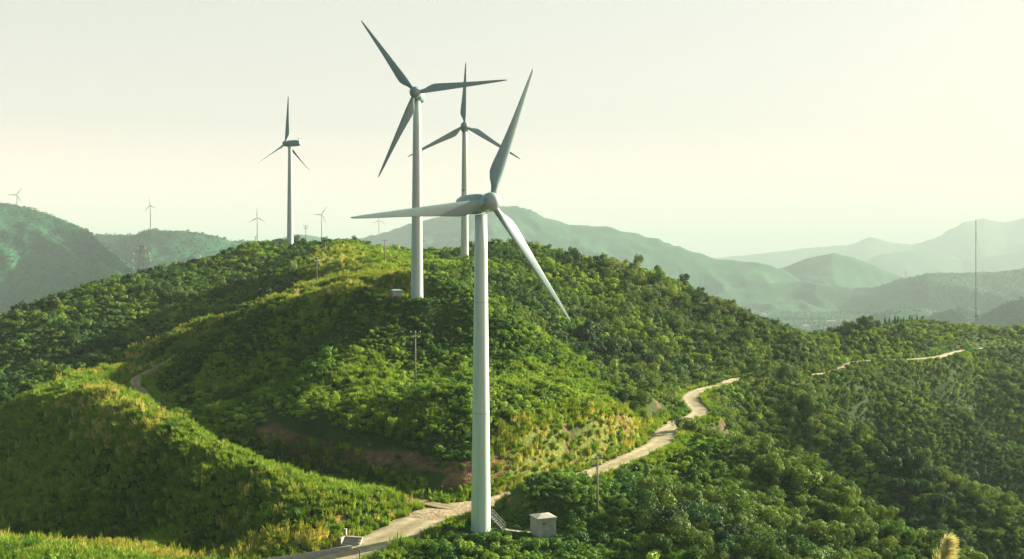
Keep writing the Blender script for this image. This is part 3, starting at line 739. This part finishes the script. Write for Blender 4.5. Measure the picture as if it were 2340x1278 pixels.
M['steel'] = plain('dull_steel', (.05, .06, .06), (.10, .11, .105), .5, .6)
pylon(324, 1000, 561, 'dark lattice pylon with white insulators behind the left wooded ridge', arms=((.76, 8), (.84, 8.6), (.92, 7.6), (.985, 3.5)))
pylon(453, 2300, 578, 'faint small lattice pylon in the hazy valley right of the dark pylon', r=.17)
def mast(u, d, vt, label, w=1.2, name='radio_mast', cat='mast', guys=True, r=.07, zb=None):
    x = (u-U0)/F*d; zb = gz(x, d)-.5
    H = -(vt-V0)/F*d-zb
    k = thing(name, (x, d, zb), label, cat)
    lattice(k, H, w, w*.85, max(6, int(H/3)), M['steel'], r, 'lattice_mast')
    MB().tube((0, 0, H), (0, 0, H+3), r*.8).put('antenna', M['galv'], k)
    MB().box((.5, -.6, H*.24), (1.2, .8, 1.4)).put('equipment_box', M['galv'], k)
    if guys:
        for i in range(3):
            a = i*2.094+.5
            for f in (.45, .9):
                gx_, gy_ = math.cos(a)*26, math.sin(a)*26
                MB().tube((0, 0, H*f), (gx_, gy_, gz(x+gx_, d+gy_)-zb), .015, None, 4).put('guy_wire', M['steel'], k)
    return k
mast(2230, 690, 503, 'tall thin lattice radio mast behind the wooded hill at right', .45, r=.022)
mast(1600, 4000, 632, 'faint thin mast on the valley slope behind the long right-hand ridge', 2.4, guys=False, r=.14)
mast(2070, 4820, 616, 'tiny faint mast on the hazy ridge right of the cone-shaped hill', 2.4, guys=False, r=.16)

# ============================================================ roadside things at the lower left
x, y, z = P(800, 1228, 152)
k = thing('concrete_steps', (x, y, gz(x, y)-.1), 'short flight of concrete steps with a side wall beside the road', 'steps', None, D(-14))
for i in range(4):
    MB().box((.35, -.55+.45*i, .16+.3*i), (2.6, .44, .32+.3*i*0)).put('step', M['pale_concrete'], k)
    if i: MB().box((.35, -.55+.45*i, .15*i-.02), (2.4, .40, .3*i-.08)).put('riser', M['concrete'], k)
MB().box((-1.2, .2, .65), (.3, 2.0, 1.3)).put('side_wall', M['pale_concrete'], k, bevel=.03)
MB().box((-1.2, 1.0, 1.1), (.42, .42, 2.3)).put('post', M['pale_concrete'], k, bevel=.03)
# low kerb wall along the outer side of the road
Lw = spline([P(470, 1300, 139.5), P(600, 1279, 143), P(700, 1264, 146.5), P(803, 1247, 150.2)])
V = []; Fc = []
d_ = np.gradient(Lw[:, :2], axis=0); d_ /= np.linalg.norm(d_, axis=1)[:, None]
for i, p in enumerate(Lw):
    nx_, ny_ = -d_[i, 1], d_[i, 0]
    zt = p[2]; 
    for o_, zz in ((-.16, zt-1.6), (-.16, zt), (-.12, zt+.04), (.12, zt+.04), (.16, zt), (.16, zt-1.6)):
        V.append((p[0]+nx_*o_, p[1]+ny_*o_, zz))
for i in range(len(Lw)-1):
    for j in range(5): Fc.append([i*6+j, i*6+j+1, (i+1)*6+j+1, (i+1)*6+j])
Fc.append([5, 4, 3, 2, 1, 0]); Fc.append([(len(Lw)-1)*6+j for j in range(6)])
tag(link('parapet_wall', pymesh('parapet_wall', V, Fc, M['pale_concrete'])), 'low pale concrete parapet along the road edge at the bottom left', 'wall')
x, y, z = P(822, 1290, 145.5)
k = thing('marker_post', (x, y, gz(x, y)), 'tiny dark marker post at the right edge of the road', 'post')
MB().box((0, 0, .65), (.16, .12, 1.5)).put('post', M['pole'], k)
MB().box((0, 0, 1.43), (.2, .16, .06)).put('cap', M['galv'], k)

# hazy valley houses
M['plaster'] = plain('pale_plaster', (.55, .53, .48), (.7, .68, .62), .5, .8)
M['roof_red'] = plain('dull_roof', (.25, .16, .12), (.36, .25, .19), .5, .8)
for i, (u, d, wx, wy, h, rz) in enumerate(((1700, 1750, 16, 9, 7, .2), (1762, 1650, 22, 10, 8, -.1), (1790, 1800, 12, 9, 9, .5), (1840, 1700, 14, 10, 7, .1), (1958, 1500, 26, 11, 7, .05), (1975, 1560, 14, 9, 8, .3), (1900, 1850, 18, 10, 6, -.2), (1660, 1900, 13, 9, 10, .1), (1745, 1950, 12, 9, 12, .2))):
    d, wx, wy, h = d*2.1, wx*2, wy*2, h*1.8
    x = (u-U0)/F*d
    k = thing('house', (x, d, gz(x, d)-.5), 'tiny pale building in the hazy valley beyond the right-hand ridge', 'house', 'pale buildings in the hazy valley', rz)
    MB().box((0, 0, h/2), (wx, wy, h)).put('wall', M['plaster'], k)
    hip_roof('roof', wx+1, wy+1, h+.003, 2.2, .3, M['roof_red'], k, wx*.6)
    for j in range(int(wx//5)): MB().box((-wx/2+3+5*j, -wy/2-.02, h*.55), (1.6, .1, 1.8)).put('window', M['dark_metal'], k)

# ============================================================ plants
def leaf_cloud(blobs, n, size, rng, flat=.27, up=.2, zmin=0.02):
    """small bent leaf clumps set over a cluster of rounded masses"""
    blobs = np.array(blobs); wgt = blobs[:, 3]**2; pk = rng.choice(len(blobs), n, p=wgt/wgt.sum())
    dirs = rng.normal(size=(n, 3)); dirs[:, 2] = dirs[:, 2]*.9+.25; dirs /= np.linalg.norm(dirs, axis=1)[:, None]
    rad = blobs[pk, 3]*(1-.25*rng.random(n)**2)*(1+.06*rng.normal(size=n))
    c = blobs[pk, :3]+dirs*rad[:, None]*np.array([1, 1, .85]); c[:, 2] = np.maximum(c[:, 2], zmin)
    nr = dirs+rng.normal(size=(n, 3))*flat; nr[:, 2] += up; nr /= np.linalg.norm(nr, axis=1)[:, None]
    t = np.cross(nr, rng.normal(size=(n, 3))); t /= np.linalg.norm(t, axis=1)[:, None]
    b = np.cross(nr, t)
    s = size*(.65+.7*rng.random(n))[:, None]
    v = np.stack([c-t*s*.55, c-b*s*.30-nr*s*.08, c+t*s*.6-nr*s*.12, c+b*s*.32], 1).reshape(-1, 3)
    return v, np.arange(n*4).reshape(n, 4)
def bush_mesh(name, seed, mat, n=230, size=.13, squat=.8):
    rng = np.random.default_rng(seed)
    bl = [(0, 0, .26*squat, .34)]
    for i in range(7):
        a = rng.random()*6.28; r = .12+.26*rng.random()
        bl.append((math.cos(a)*r*1.1, math.sin(a)*r*1.1, (.14+.40*rng.random())*squat, .10+.13*rng.random()))
    v, q = leaf_cloud(bl, n, size, rng)
    return npmesh(name, v, q, mat, False)
def crown_mesh(name, seed, mat, n=900, size=.075, tall=1.0):
    rng = np.random.default_rng(seed)
    bl = [(0, 0, .62*tall, .27)]
    for i in range(13):
        a = rng.random()*6.28; r = (.12+.32*rng.random()); z = .34+.56*rng.random()
        bl.append((math.cos(a)*r, math.sin(a)*r, z*tall, .09+.12*rng.random()))
    v, q = leaf_cloud(bl, n, size, rng, .27, .15, .16)
    return npmesh(name, v, q, mat, False)
def trunk_mesh(name, seed, tall=1.0):
    rng = np.random.default_rng(seed); m = MB()
    p = Vector((0, 0, -.06)); r = .032
    pts = [p.copy()]
    for k in range(4):
        p = p+Vector((rng.normal()*.015, rng.normal()*.015, .17*tall)); pts.append(p.copy())
    for k in range(4): m.tube(pts[k], pts[k+1], r*(1-.2*k), r*(1-.2*(k+1)), 7, k in (0, 3))
    for k in range(5):
        a = k*1.26+rng.random(); s = pts[2+(k % 2)]
        m.tube(s, s+Vector((math.cos(a)*.2, math.sin(a)*.2, .18*tall)), .016, .006, 5)
    return m.mesh(name, M['bark'], True)
def tuft_mesh(name, seed, mat, n=70, h=1.0, wd=.05, spread=.5, plume=0):
    rng = np.random.default_rng(seed); V = []; Fq = []
    for i in range(n):
        a = rng.random()*6.28; r = spread*math.sqrt(rng.random()); L = h*(.55+.6*rng.random())
        x, y = math.cos(a)*r, math.sin(a)*r
        la = a+rng.normal()*.8; ln = (.15+.4*rng.random())*L
        dx, dy = math.cos(la)*ln, math.sin(la)*ln
        wa = rng.random()*3.14; wx, wy = math.cos(wa)*wd, math.sin(wa)*wd
        b = len(V)
        V += [(x-wx, y-wy, -.05), (x+wx, y+wy, -.05), (x+dx*.35+wx*.8, y+dy*.35+wy*.8, L*.6), (x+dx*.35-wx*.8, y+dy*.35-wy*.8, L*.6),
              (x+dx+wx*.12, y+dy+wy*.12, L*.95), (x+dx-wx*.12, y+dy-wy*.12, L*.95)]
        Fq += [[b, b+1, b+2, b+3], [b+3, b+2, b+4, b+5]]
        if i < plume:
            b = len(V); X_, Y_, Z_ = x+dx*.6, y+dy*.6, L*.95
            for k in range(3):
                aa = k*1.05; ex, ey = math.cos(aa)*.05, math.sin(aa)*.05
                b = len(V); V += [(X_-ex*.3, Y_-ey*.3, Z_), (X_+ex, Y_+ey, Z_+.22), (X_+dx*.2, Y_+dy*.2, Z_+.5), (X_-ex, Y_-ey, Z_+.22)]; Fq.append([b, b+1, b+2, b+3])
    return npmesh(name, np.array(V), np.array(Fq), mat, False)

BUSH = [bush_mesh('foliage', 20+i, M['bush'], 430, .102, (.8, .65, 1.0, .75)[i]) for i in range(4)]
CROWN = [crown_mesh('crown', 40+i, M['tree'], 1350, .058, (.85, 1.0, .75, .9)[i]) for i in range(4)]
TRUNK = [trunk_mesh('trunk', 60+i, (.85, 1.0, .75, .9)[i]) for i in range(4)]
TUFT = [tuft_mesh('blades', 80+i, M['grass'], 80, (.9, .75, 1.05)[i], .045) for i in range(3)]
DRYT = [tuft_mesh('blades', 90+i, M['dry'], 60, 1.0, .04, .45, 14) for i in range(2)]
FARB = [bush_mesh('foliage', 70+i, M['far_leaf'], 110, .22, .9) for i in range(3)]

def kinds(name, meshes):
    """one-mesh plants the masses are made of"""
    c = bpy.data.collections.new(name)
    return c
def scatter(name, coll, pts, scl, rot, tint, idx, label, cat):
    me = bpy.data.meshes.new(name); me.vertices.add(len(pts)); me.vertices.foreach_set('co', np.asarray(pts, np.float32).ravel())
    for nm, ty, arr in (('scl', 'FLOAT_VECTOR', scl), ('rot', 'FLOAT_VECTOR', rot), ('tint', 'FLOAT', tint), ('idx', 'INT', idx)):
        a = me.attributes.new(nm, ty, 'POINT'); a.data.foreach_set('vector' if ty == 'FLOAT_VECTOR' else 'value', np.ascontiguousarray(arr, np.int32 if ty == 'INT' else np.float32).ravel())
    o = link(name, me); tag(o, label, cat, kind='stuff')
    g = bpy.data.node_groups.new(name, 'GeometryNodeTree')
    g.interface.new_socket('Geometry', in_out='INPUT', socket_type='NodeSocketGeometry'); g.interface.new_socket('Geometry', in_out='OUTPUT', socket_type='NodeSocketGeometry')
    n, l = g.nodes, g.links
    gi, go = n.new('NodeGroupInput'), n.new('NodeGroupOutput')
    ci = n.new('GeometryNodeCollectionInfo'); ci.inputs['Collection'].default_value = coll; ci.inputs['Separate Children'].default_value = True; ci.inputs['Reset Children'].default_value = True
    ip = n.new('GeometryNodeInstanceOnPoints'); ip.inputs['Pick Instance'].default_value = True
    def na(nm, ty):
        q_ = n.new('GeometryNodeInputNamedAttribute'); q_.data_type = ty; q_.inputs['Name'].default_value = nm; return q_.outputs['Attribute']
    l.new(gi.outputs[0], ip.inputs['Points']); l.new(ci.outputs[0], ip.inputs['Instance']); l.new(na('idx', 'INT'), ip.inputs['Instance Index'])
    l.new(na('rot', 'FLOAT_VECTOR'), ip.inputs['Rotation']); l.new(na('scl', 'FLOAT_VECTOR'), ip.inputs['Scale']); l.new(ip.outputs[0], go.inputs[0])
    md = o.modifiers.new('plants', 'NODES'); md.node_group = g
    return o
def jitter(y0, y1, step, rng, tmax=.62, xlim=None):
    pts = []
    y = y0
    ny = int((y1-y0)/step)
    for r in range(ny):
        yy = y0+r*step; w_ = tmax*yy+4
        xs = np.arange(-w_, w_, step)
        pts.append(np.stack([xs+(rng.random(len(xs))-.5)*step*1.3, yy+(rng.random(len(xs))-.5)*step*1.3], 1))
    return np.vstack(pts)
def inpoly(x, y, poly):
    p = np.array(poly)[:, :2]; c = np.zeros(x.shape, bool); j = len(p)-1
    for i in range(len(p)):
        a = (p[i, 1] > y) != (p[j, 1] > y)
        c ^= a & (x < (p[j, 0]-p[i, 0])*(y-p[i, 1])/(p[j, 1]-p[i, 1]+1e-12)+p[i, 0]); j = i
    return c
SPUR = [P(965,1165,162),P(930,1139,171),P(800,1113,180),P(560,1047,195),P(440,990,204),P(330,930,223),P(290,880,240),P(310,850,258),P(390,815,272),P(250,835,258),P(60,900,240),P(-400,1000,225),P(-400,1270,100),P(600,1500,100),P(700,1278,143),P(850,1232,150.5)]
PAD1 = [P(960,1215,156),P(1060,1180,163),P(1140,1165,168),P(1400,1090,184),P(1460,1150,176),P(1430,1220,160),P(1420,1290,140),P(820,1290,140)]
FACE = [P(430,870,236),P(480,940,214),P(700,985,198),P(900,1045,188),P(1090,1060,184),P(1300,1010,200),P(1470,950,224),P(1400,860,245),P(1250,770,258),P(1100,690,262),P(980,675,270),P(700,675,285),P(560,720,292)]
RISE = [P(620,690,318),P(760,560,475),P(960,585,430),P(1060,610,370),P(1050,640,320),P(960,680,262),P(700,680,285)]
def spot(x, y):
    m = np.zeros(x.shape, bool)
    for sx, sy, rx, ry, kk in SPOTS: m |= np.hypot((x-sx)/rx, (y-sy)/ry) < .95
    return m
def masks(x, y):
    dr, _ = near_line(ROAD, x, y, 14); dt_, _ = near_line(TRACK, x, y, 14)
    dry = np.zeros_like(x)
    for L, wd in DRYLINES:
        d, _ = near_line(L, x, y, wd*2); dry = np.maximum(dry, 1-sstep(wd*.4, wd*1.1, d+fbm(x, y, 6, 2, 9)*wd*.6))
    pad = np.full(x.shape, 99.)
    for (cx, cy, cz, r) in PADS: pad = np.minimum(pad, np.hypot(x-cx, y-cy)-r+.9)
    pad = np.where(spot(x, y), 0, pad)
    return dr, dt_, dry, pad
def slope_at(x, y):
    e_ = .8; h = height(x, y)
    return h, np.hypot(height(x+e_, y)-h, height(x, y+e_)-h)/e_
rng = np.random.default_rng(5)
SHR = bpy.data.collections.new('shrub_kinds'); TRE = bpy.data.collections.new('tree_kinds'); GRA = bpy.data.collections.new('grass_kinds'); DRG = bpy.data.collections.new('dry_grass_kinds'); FAR_ = bpy.data.collections.new('far_tree_kinds')
for c in (SHR, TRE, GRA, DRG, FAR_): COL.children.link(c)

# --- grass
p = np.vstack([jitter(112, 300, .75, rng), jitter(300, 345, 1.1, rng), jitter(345, 490, 1.5, rng)]); p = p[(p[:, 1] < 345) | ((p[:, 0] < -15) & (p[:, 0] > -130))]; x, y = p[:, 0], p[:, 1]
spur = inpoly(x, y, SPUR); face = inpoly(x, y, FACE); rise = inpoly(x, y, RISE)
dr, dt_, dry, pad = masks(x, y)
h, sl = slope_at(x, y)
keep = (dr > RWF(y)+.15+.5*rng.random(len(x))) & (dt_ > TW+.1) & (pad > .1)
open_ = sstep(.12, .3, fbm(x, y, 16, 3, 121))
cutr = (x > -3) & (dr < 10) & (y > 178) & (y < 240) & (sl > .5)
prob = np.where(cutr, .25+.6*(fbm(x*.93+y*.37, (y-x)*.12, 2.6, 2, 29) < .05), 0)+np.where(spur, .95, 0)+np.where(face, .45*open_, 0)+np.where(rise, .85, 0)+np.where(((dr < RWF(y)+3) | (dt_ < TW+3)), .8, 0)+dry*.8
k = keep & (rng.random(len(x)) < prob)
isdry = k & (rng.random(len(x)) < np.clip(dry*np.where(y < 154, .8, .36)+.12*cutr+.01*spur+.06*(fbm(x, y, 14, 3, 51) > .2)*spur, 0, 1))
isg = k & ~isdry
def tints(x, y, seed, lo=.25, amp=.5, rng=rng):
    return np.clip(lo+.5*(fbm(x, y, 22, 3, seed)+.35)*amp*1.6+rng.normal(size=len(x))*.13, .02, .95)
G = dict(g=(np.stack([x, y, h], 1)[isg], (.75+.55*rng.random(isg.sum())), tints(x[isg], y[isg], 61, .30)+.35*dry[isg]),
         d=(np.stack([x, y, h], 1)[isdry], (.7+.5*rng.random(isdry.sum())), tints(x[isdry], y[isdry], 62, .3)))

# --- bushes
p = np.vstack([jitter(112, 200, .85, rng), jitter(200, 300, .95, rng), jitter(300, 520, 1.6, rng), jitter(520, 780, 2.6, rng)]); x, y = p[:, 0], p[:, 1]
spur = inpoly(x, y, SPUR); face = inpoly(x, y, FACE); pad1 = inpoly(x, y, PAD1); rise = inpoly(x, y, RISE)
dr, dt_, dry, pad = masks(x, y); h, sl = slope_at(x, y)
keep = (dr > RWF(y)+.7) & (dt_ > TW+.6) & (pad > .5)
bank = ((dr < 9) | (dt_ < 8)) & (sl > .8) & (y < 262)
open_ = sstep(.12, .3, fbm(x, y, 16, 3, 121)); shr = fbm(x, y, 15, 3, 131)
prob = np.where(face, .95-.25*open_, .8); prob = np.where(spur, np.where(shr > .05, .5, .14), prob); prob = np.where(rise, .28, prob); prob = np.where(bank, np.where(x < 2, .16, .12), prob); prob = prob*(1-.93*dry)
hk, slk = h, sl
_, zt = near_line(TRACK, x, y, 14); _, zr = near_line(ROAD, x, y, 14)
band = ((h-zt > 1.6) & (h-zt < 8) & (dt_ < 9) & (y < 208) & (x < 0) & (sl > .5)) | ((h-zr > 1.6) & (dr < 8) & (x < 2) & (y < 190) & (sl > .5))
prob = np.where(band, .08, prob)
prob = np.where((y > 425) & (dr < 3.5), 0, prob)
k = keep & (rng.random(len(x)) < prob)
big = fbm(x, y, 10, 3, 33)
scl = (.82+.9*rng.random(len(x))**1.5+1.7*rng.random(len(x))**9+big*.7)*np.where(y > 300, 1.7, 1.0)
scl = np.where(spur, scl*.85, scl); scl = np.where(rise, scl*.8, scl); scl = np.where(bank, scl*.7, scl)
scl = np.where(pad < 2.2, np.minimum(scl, .8), np.where(dr < RWF(y)+1.6, np.minimum(scl, .9), scl))
tn = tints(x, y, 63, .18, .5)
tn = np.where(face & (y < 235), tn+.12, tn); tn = np.where(pad1, tn+.08, tn); tn = np.where(rise, tn+.25, tn) if False else np.where(rise | (y > 570), tn+.22, tn)
B = (np.stack([x, y, h-.05], 1)[k], np.clip(scl[k], .5, 4), tn[k])
# steep ground carries more stems per metre of map
p = jitter(240, 660, 1.5, rng); p = p[p[:, 0] > 10]; x, y = p[:, 0], p[:, 1]; h, sl = slope_at(x, y); dr, dt_, dry, pad = masks(x, y)
k = (rng.random(len(x)) < np.clip((sl-.45)*1.3, 0, .95)) & (dr > RWF(y)+.9) & (pad > 1) & (dt_ > 3) & ((y > 262) | (dr > 9))
B = (np.vstack([B[0], np.stack([x, y, h-.05], 1)[k]]), np.concatenate([B[1], 1.4+1.5*rng.random(k.sum())]), np.concatenate([B[2], tints(x, y, 63, .15, .5)[k]]))

# --- woodland
p = np.vstack([jitter(150, 330, 2.3, rng), jitter(330, 700, 2.7, rng), jitter(700, 800, 5, rng)]); x, y = p[:, 0], p[:, 1]
spur = inpoly(x, y, SPUR); face = inpoly(x, y, FACE); pad1 = inpoly(x, y, PAD1); rise = inpoly(x, y, RISE)
dr, dt_, dry, pad = masks(x, y); h, sl = slope_at(x, y)
right = (x > 20) & ~face & ~pad1
dens = np.where(right, .9, .42+.5*(fbm(x, y, 40, 3, 71) > -.05)); dens = np.where(face | spur | rise, 0, dens); dens = np.where(pad1, .05, dens)
dens = np.where((x < 20) & (y < 262), .0, dens)
# the upper, grassier parts of the ridge carry fewer trees
dens = dens*np.where(y > 570, .55, 1)*np.where((y > 360) & (h > -4), .45, 1)*(1-.75*sstep(.22, .36, fbm(x, y, 30, 3, 151)))
k = (rng.random(len(x)) < dens*(1-.9*dry)) & (dr > RWF(y)+np.where((y > 335) & (y < 640), np.where(y > 500, 8.5, np.where(y > 420, 4.5, .9)), np.where((y < 229) & (x > 10), 11, 2.0))) & (dt_ > TW+2) & (pad > 4)
scl = (1.9+1.8*rng.random(len(x))+3.4*rng.random(len(x))**5 + fbm(x, y, 18, 2, 81)*2.2)*np.where(y > 330, .95, 1)*np.where((x < 20), .72, 1)
scl = np.where(y > 540, scl*.55, np.where((y > 385) & (y < 470) & (x > 105), np.minimum(scl, 3.0), scl))
scl = np.where((dr < 6.5) & (y < 335), np.minimum(scl, 2.8), scl)
tn = tints(x, y, 64, .22, .5); tn = tn+.32*fbm(x, y, 26, 3, 171)+np.where(y > 560, .25, np.where((y > 385) & (y < 470) & (x > 95), -.12, 0)); rr = rng.random(len(x)); tn = np.where(rr < .07, tn+.32, np.where(rr > .86, tn-.2, tn))
T = [np.stack([x, y, h-.25], 1)[k], np.clip(scl[k], 1.4, 7.5), tn[k]]
for tu, td, ts_ in ((1552, 231, 4.6), (1574, 234, 5.0), (1594, 238, 4.2)):
    tx = (tu-U0)/F*td; T[0] = np.vstack([T[0], [tx, td, gz(tx, td)-.3]]); T[1] = np.append(T[1], ts_); T[2] = np.append(T[2], .3)

# --- single trees: the largest in view, each a thing of its own; the rest a wood
app = T[1]/T[0][:, 1]*(np.abs(T[0][:, 0]) < .49*T[0][:, 1])*(-T[0][:, 2]/T[0][:, 1]*F+V0 < 1290)
order = np.argsort(-app)[:140]
rest = np.ones(len(T[1]), bool); rest[order] = False
def add_tree(i, x, y, z, s, tn, label, group, name='tree', link_to=None):
    kk = i % 4
    t = thing(name, (x, y, z), label, 'tree', group, random.random()*6.28); t.scale = (s*random.uniform(.9, 1.1), s*random.uniform(.9, 1.1), s*random.uniform(.9, 1.15))
    link('trunk', TRUNK[kk], t)
    c = bpy.data.objects.new('crown', CROWN[kk]); (link_to or COL).objects.link(c); c.parent = t; c['tint'] = float(tn)
    return t
for n_i, i in enumerate(order):
    a = T[0][i]
    add_tree(n_i, a[0], a[1], a[2], T[1][i], T[2][i], 'round-crowned green tree among the wood on the near right-hand slope', 'trees on the near right-hand slope', link_to=TRE if n_i < 4 else None)
# --- single bushes round the nearest turbine
inp = inpoly(B[0][:, 0], B[0][:, 1], PAD1)
order = np.argsort(-np.where(inp, B[1]/B[0][:, 1], 0)*(-B[0][:, 2]/B[0][:, 1]*F+V0 < 1280))[:110]
restb = np.ones(len(B[1]), bool); restb[order] = False
for n_i, i in enumerate(order):
    o = bpy.data.objects.new('bush', BUSH[n_i % 4]); (SHR if n_i < 4 else COL).objects.link(o)
    o.location = B[0][i]; o.rotation_euler = (0, 0, random.random()*6.28); o.scale = (B[1][i],)*3; o['tint'] = float(B[2][i])
    tag(o, 'low rounded green bush on the terrace around the nearest turbine', 'bush', 'bushes around the nearest turbine')
def proto(coll, meshes, pts, scl, tn, name, label, cat, group):
    for j, me_ in enumerate(meshes):
        o = bpy.data.objects.new(name, me_); coll.objects.link(o); o.location = pts[j]; o.scale = (float(scl[j]),)*3; o['tint'] = float(tn[j])
        tag(o, label, cat, group)
def vis_first(pk):
    a = np.argsort(np.abs(pk[0][:, 1]-170)+np.where(np.abs(pk[0][:, 0]+35) < 12, 0, 500))
    return [c[a] for c in pk]
G['g'] = vis_first(G['g']); G['d'] = vis_first(G['d'])
proto(GRA, TUFT, *G['g'], 'grass_tuft', 'green tuft of long grass on the foreground spur', 'grass tuft', 'grass tufts on the foreground spur')
proto(DRG, DRYT, *G['d'], 'dry_grass_tuft', 'straw-coloured grass tuft with seed heads on the foreground spur', 'grass tuft', 'dry grass tufts on the foreground spur')
def spread(name, coll, nk, pts, scl, tn, label, cat, wob=.2):
    n_ = len(pts)
    sv = np.asarray(scl)[:, None]*np.exp(rng.normal(size=(n_, 3))*wob); rv = np.stack([rng.normal(size=n_)*.12, rng.normal(size=n_)*.12, rng.random(n_)*6.28], 1)
    return scatter(name, coll, pts, sv, rv, tn, rng.integers(0, nk, n_), label, cat)
spread('grass', GRA, 3, G['g'][0][3:], G['g'][1][3:], G['g'][2][3:], 'long green grass covering the spur and the road verges', 'grass')
spread('dry_grass', DRG, 2, G['d'][0][2:], G['d'][1][2:], G['d'][2][2:], 'golden seeding grass along the crests and banks', 'grass')
spread('scrub', SHR, 4, B[0][restb], B[1][restb], B[2][restb], 'dense low green scrub covering the main hill', 'scrub')
spread('woodland', TRE, 4, T[0][rest], T[1][rest], T[2][rest], 'dense dark green woodland over the ridges and right-hand slopes', 'woodland')
print('plants', len(G['g'][0]), len(G['d'][0]), len(B[0]), len(T[0]))

# --- tree cover on the far hills
p = []
yy = 800.0
while yy < 4800:
    st = 4.6*(yy/1000)**.85
    w_ = .56*yy
    xs = np.arange(-w_, w_, st)
    p.append(np.stack([xs+(rng.random(len(xs))-.5)*st*1.4, yy+(rng.random(len(xs))-.5)*st*1.4], 1)); yy += st
p = np.vstack(p); x, y = p[:, 0], p[:, 1]
h = height(x, y, carve=False)
k = rng.random(len(x)) < .7+.28*(fbm(x, y, 120, 3, 91) > 0)
pts = np.stack([x, y, h-.6], 1)[k]; scl = (3+4*rng.random(len(pts))**1.5)*(np.maximum(pts[:, 1], 1500)/1500)**.45; tn = np.clip(.3+.3*fbm(x, y, 150, 3, 93)[k]+rng.normal(size=len(pts))*.05, 0, .9)
print('far', len(pts))
a = np.argsort(np.hypot(pts[:, 0]-1000, pts[:, 1]-2900)); pts, scl, tn = pts[a], scl[a], tn[a]
proto(FAR_, FARB, pts, scl, tn, 'tree', 'hazy tree on the small distant hill at the far right', 'tree', 'hazy trees on the small distant hill')
spread('far_woodland', FAR_, 3, pts[3:], scl[3:], tn[3:], 'hazy woodland covering the distant hills', 'woodland')

# --- silvergrass plume close to the camera
M['plume'] = leaf_material('straw_plume', [(.2, (.55, .50, .34)), (1.2, (.72, .67, .50))], .3)
def plume(x, y, zt, lean):
    zb = gz(x, y)-.05
    k = thing('silvergrass', (x, y, zb), 'blurry straw-coloured silvergrass plume rising at the bottom right corner', 'grass plume')
    Ht = zt-zb; m = MB(); pts = [Vector((lean*(t**2)*.25, 0, Ht*t)) for t in np.linspace(0, .93, 10)]
    for a_, b_ in zip(pts, pts[1:]): m.tube(a_, b_, .005, .004, 5)
    m.put('stem', M['plume'], k)
    r_ = random.Random(3); V = []; Fq = []
    for i in range(1500):
        t = r_.random(); s0 = Ht-.50+.48*t
        L = .05+.17*(1-t)*r_.random()+.03
        a = r_.random()*6.28; el = .55+.8*r_.random()
        d0 = Vector((math.cos(a)*math.cos(el)+lean*.35, math.sin(a)*math.cos(el), math.sin(el))).normalized()
        p0 = Vector((lean*.25*(s0/Ht)**2, 0, s0)); p1 = p0+d0*L*.6; p2 = p0+d0*L+Vector((lean*.02, 0, -.01))
        sd = d0.cross(Vector((r_.random()-.5, r_.random()-.5, r_.random()-.5))).normalized()*.0028
        b = len(V); V += [p0-sd*.4, p0+sd*.4, p1+sd, p1-sd, p2+sd*.3, p2-sd*.3]; Fq += [[b, b+1, b+2, b+3], [b+3, b+2, b+4, b+5]]
    link('plume', pymesh('plume', V, Fq, M['plume']), k)
    V = []; Fq = []
    for i in range(9):
        a = r_.random()*6.28; L = .9+.6*r_.random(); h0 = .2+.8*r_.random()
        dx, dy = math.cos(a), math.sin(a)
        for j in range(6):
            t = j/5; ww = .012*(1-t)+.001
            V += [(dx*L*t*.7-dy*ww, dy*L*t*.7+dx*ww, h0+L*t*.8-L*t*t*.9), (dx*L*t*.7+dy*ww, dy*L*t*.7-dx*ww, h0+L*t*.8-L*t*t*.9)]
        b = i*12; Fq += [[b+2*j, b+2*j+1, b+2*j+3, b+2*j+2] for j in range(5)]
    link('leaf_blades', pymesh('leaf_blades', V, Fq, M['plume']), k)
x, y, z = P(2164, 1230, 8)
plume(x-.29, y, z, 1.2)

# --- young pines on the hill across the bend
pine_v = MB()
def pine_mesh():
    rng_ = np.random.default_rng(8); V = []; Fq = []
    for i in range(260):
        t = rng_.random()**.8; r = .24*(1-t)+.02; a = rng_.random()*6.28; z = .12+.88*t
        c = np.array([math.cos(a)*r*.6, math.sin(a)*r*.6, z]); o = np.array([math.cos(a)*r, math.sin(a)*r, z-.05-.05*rng_.random()])
        s = np.array([-math.sin(a), math.cos(a), 0])*.035; b = len(V)
        V += [c-s*.4, c+s*.4, o+s, o-s]; Fq.append([b, b+1, b+2, b+3])
    return npmesh('crown', np.array(V), np.array(Fq), M['tree'], False)
PINE = pine_mesh(); PTR = MB().tube((0, 0, -.05), (0, 0, .9), .025, .006, 6).mesh('trunk', M['bark'])
for i in range(26):
    u = 1905+i*8.2+random.uniform(-4, 4); d = 648+random.uniform(-6, 10); x = (u-U0)/F*d
    k = thing('pine_tree', (x, d, gz(x, d)+.1), 'slim dark young pine on the crest of the wooded hill across the bend', 'tree', 'young pines on the hill crest', random.random()*6)
    k.scale = (random.uniform(3.4, 5.6),)*3
    link('trunk', PTR, k); c = link('crown', PINE, k); c['tint'] = .05

# ============================================================ haze
hz = MB().box((0, 14400, 285), (46000, 29200, 1060))
m = bpy.data.materials.new('haze'); m.use_nodes = True; n, l = m.node_tree.nodes, m.node_tree.links
n.remove(n['Principled BSDF']); pv = n.new('ShaderNodeVolumePrincipled')
pv.inputs['Color'].default_value = (.465, .57, .59, 1); pv.inputs['Density'].default_value = .00011; pv.inputs['Anisotropy'].default_value = 0.0
l.new(pv.outputs[0], n['Material Output'].inputs['Volume'])
tag(hz.put('haze', m), kind='stuff')
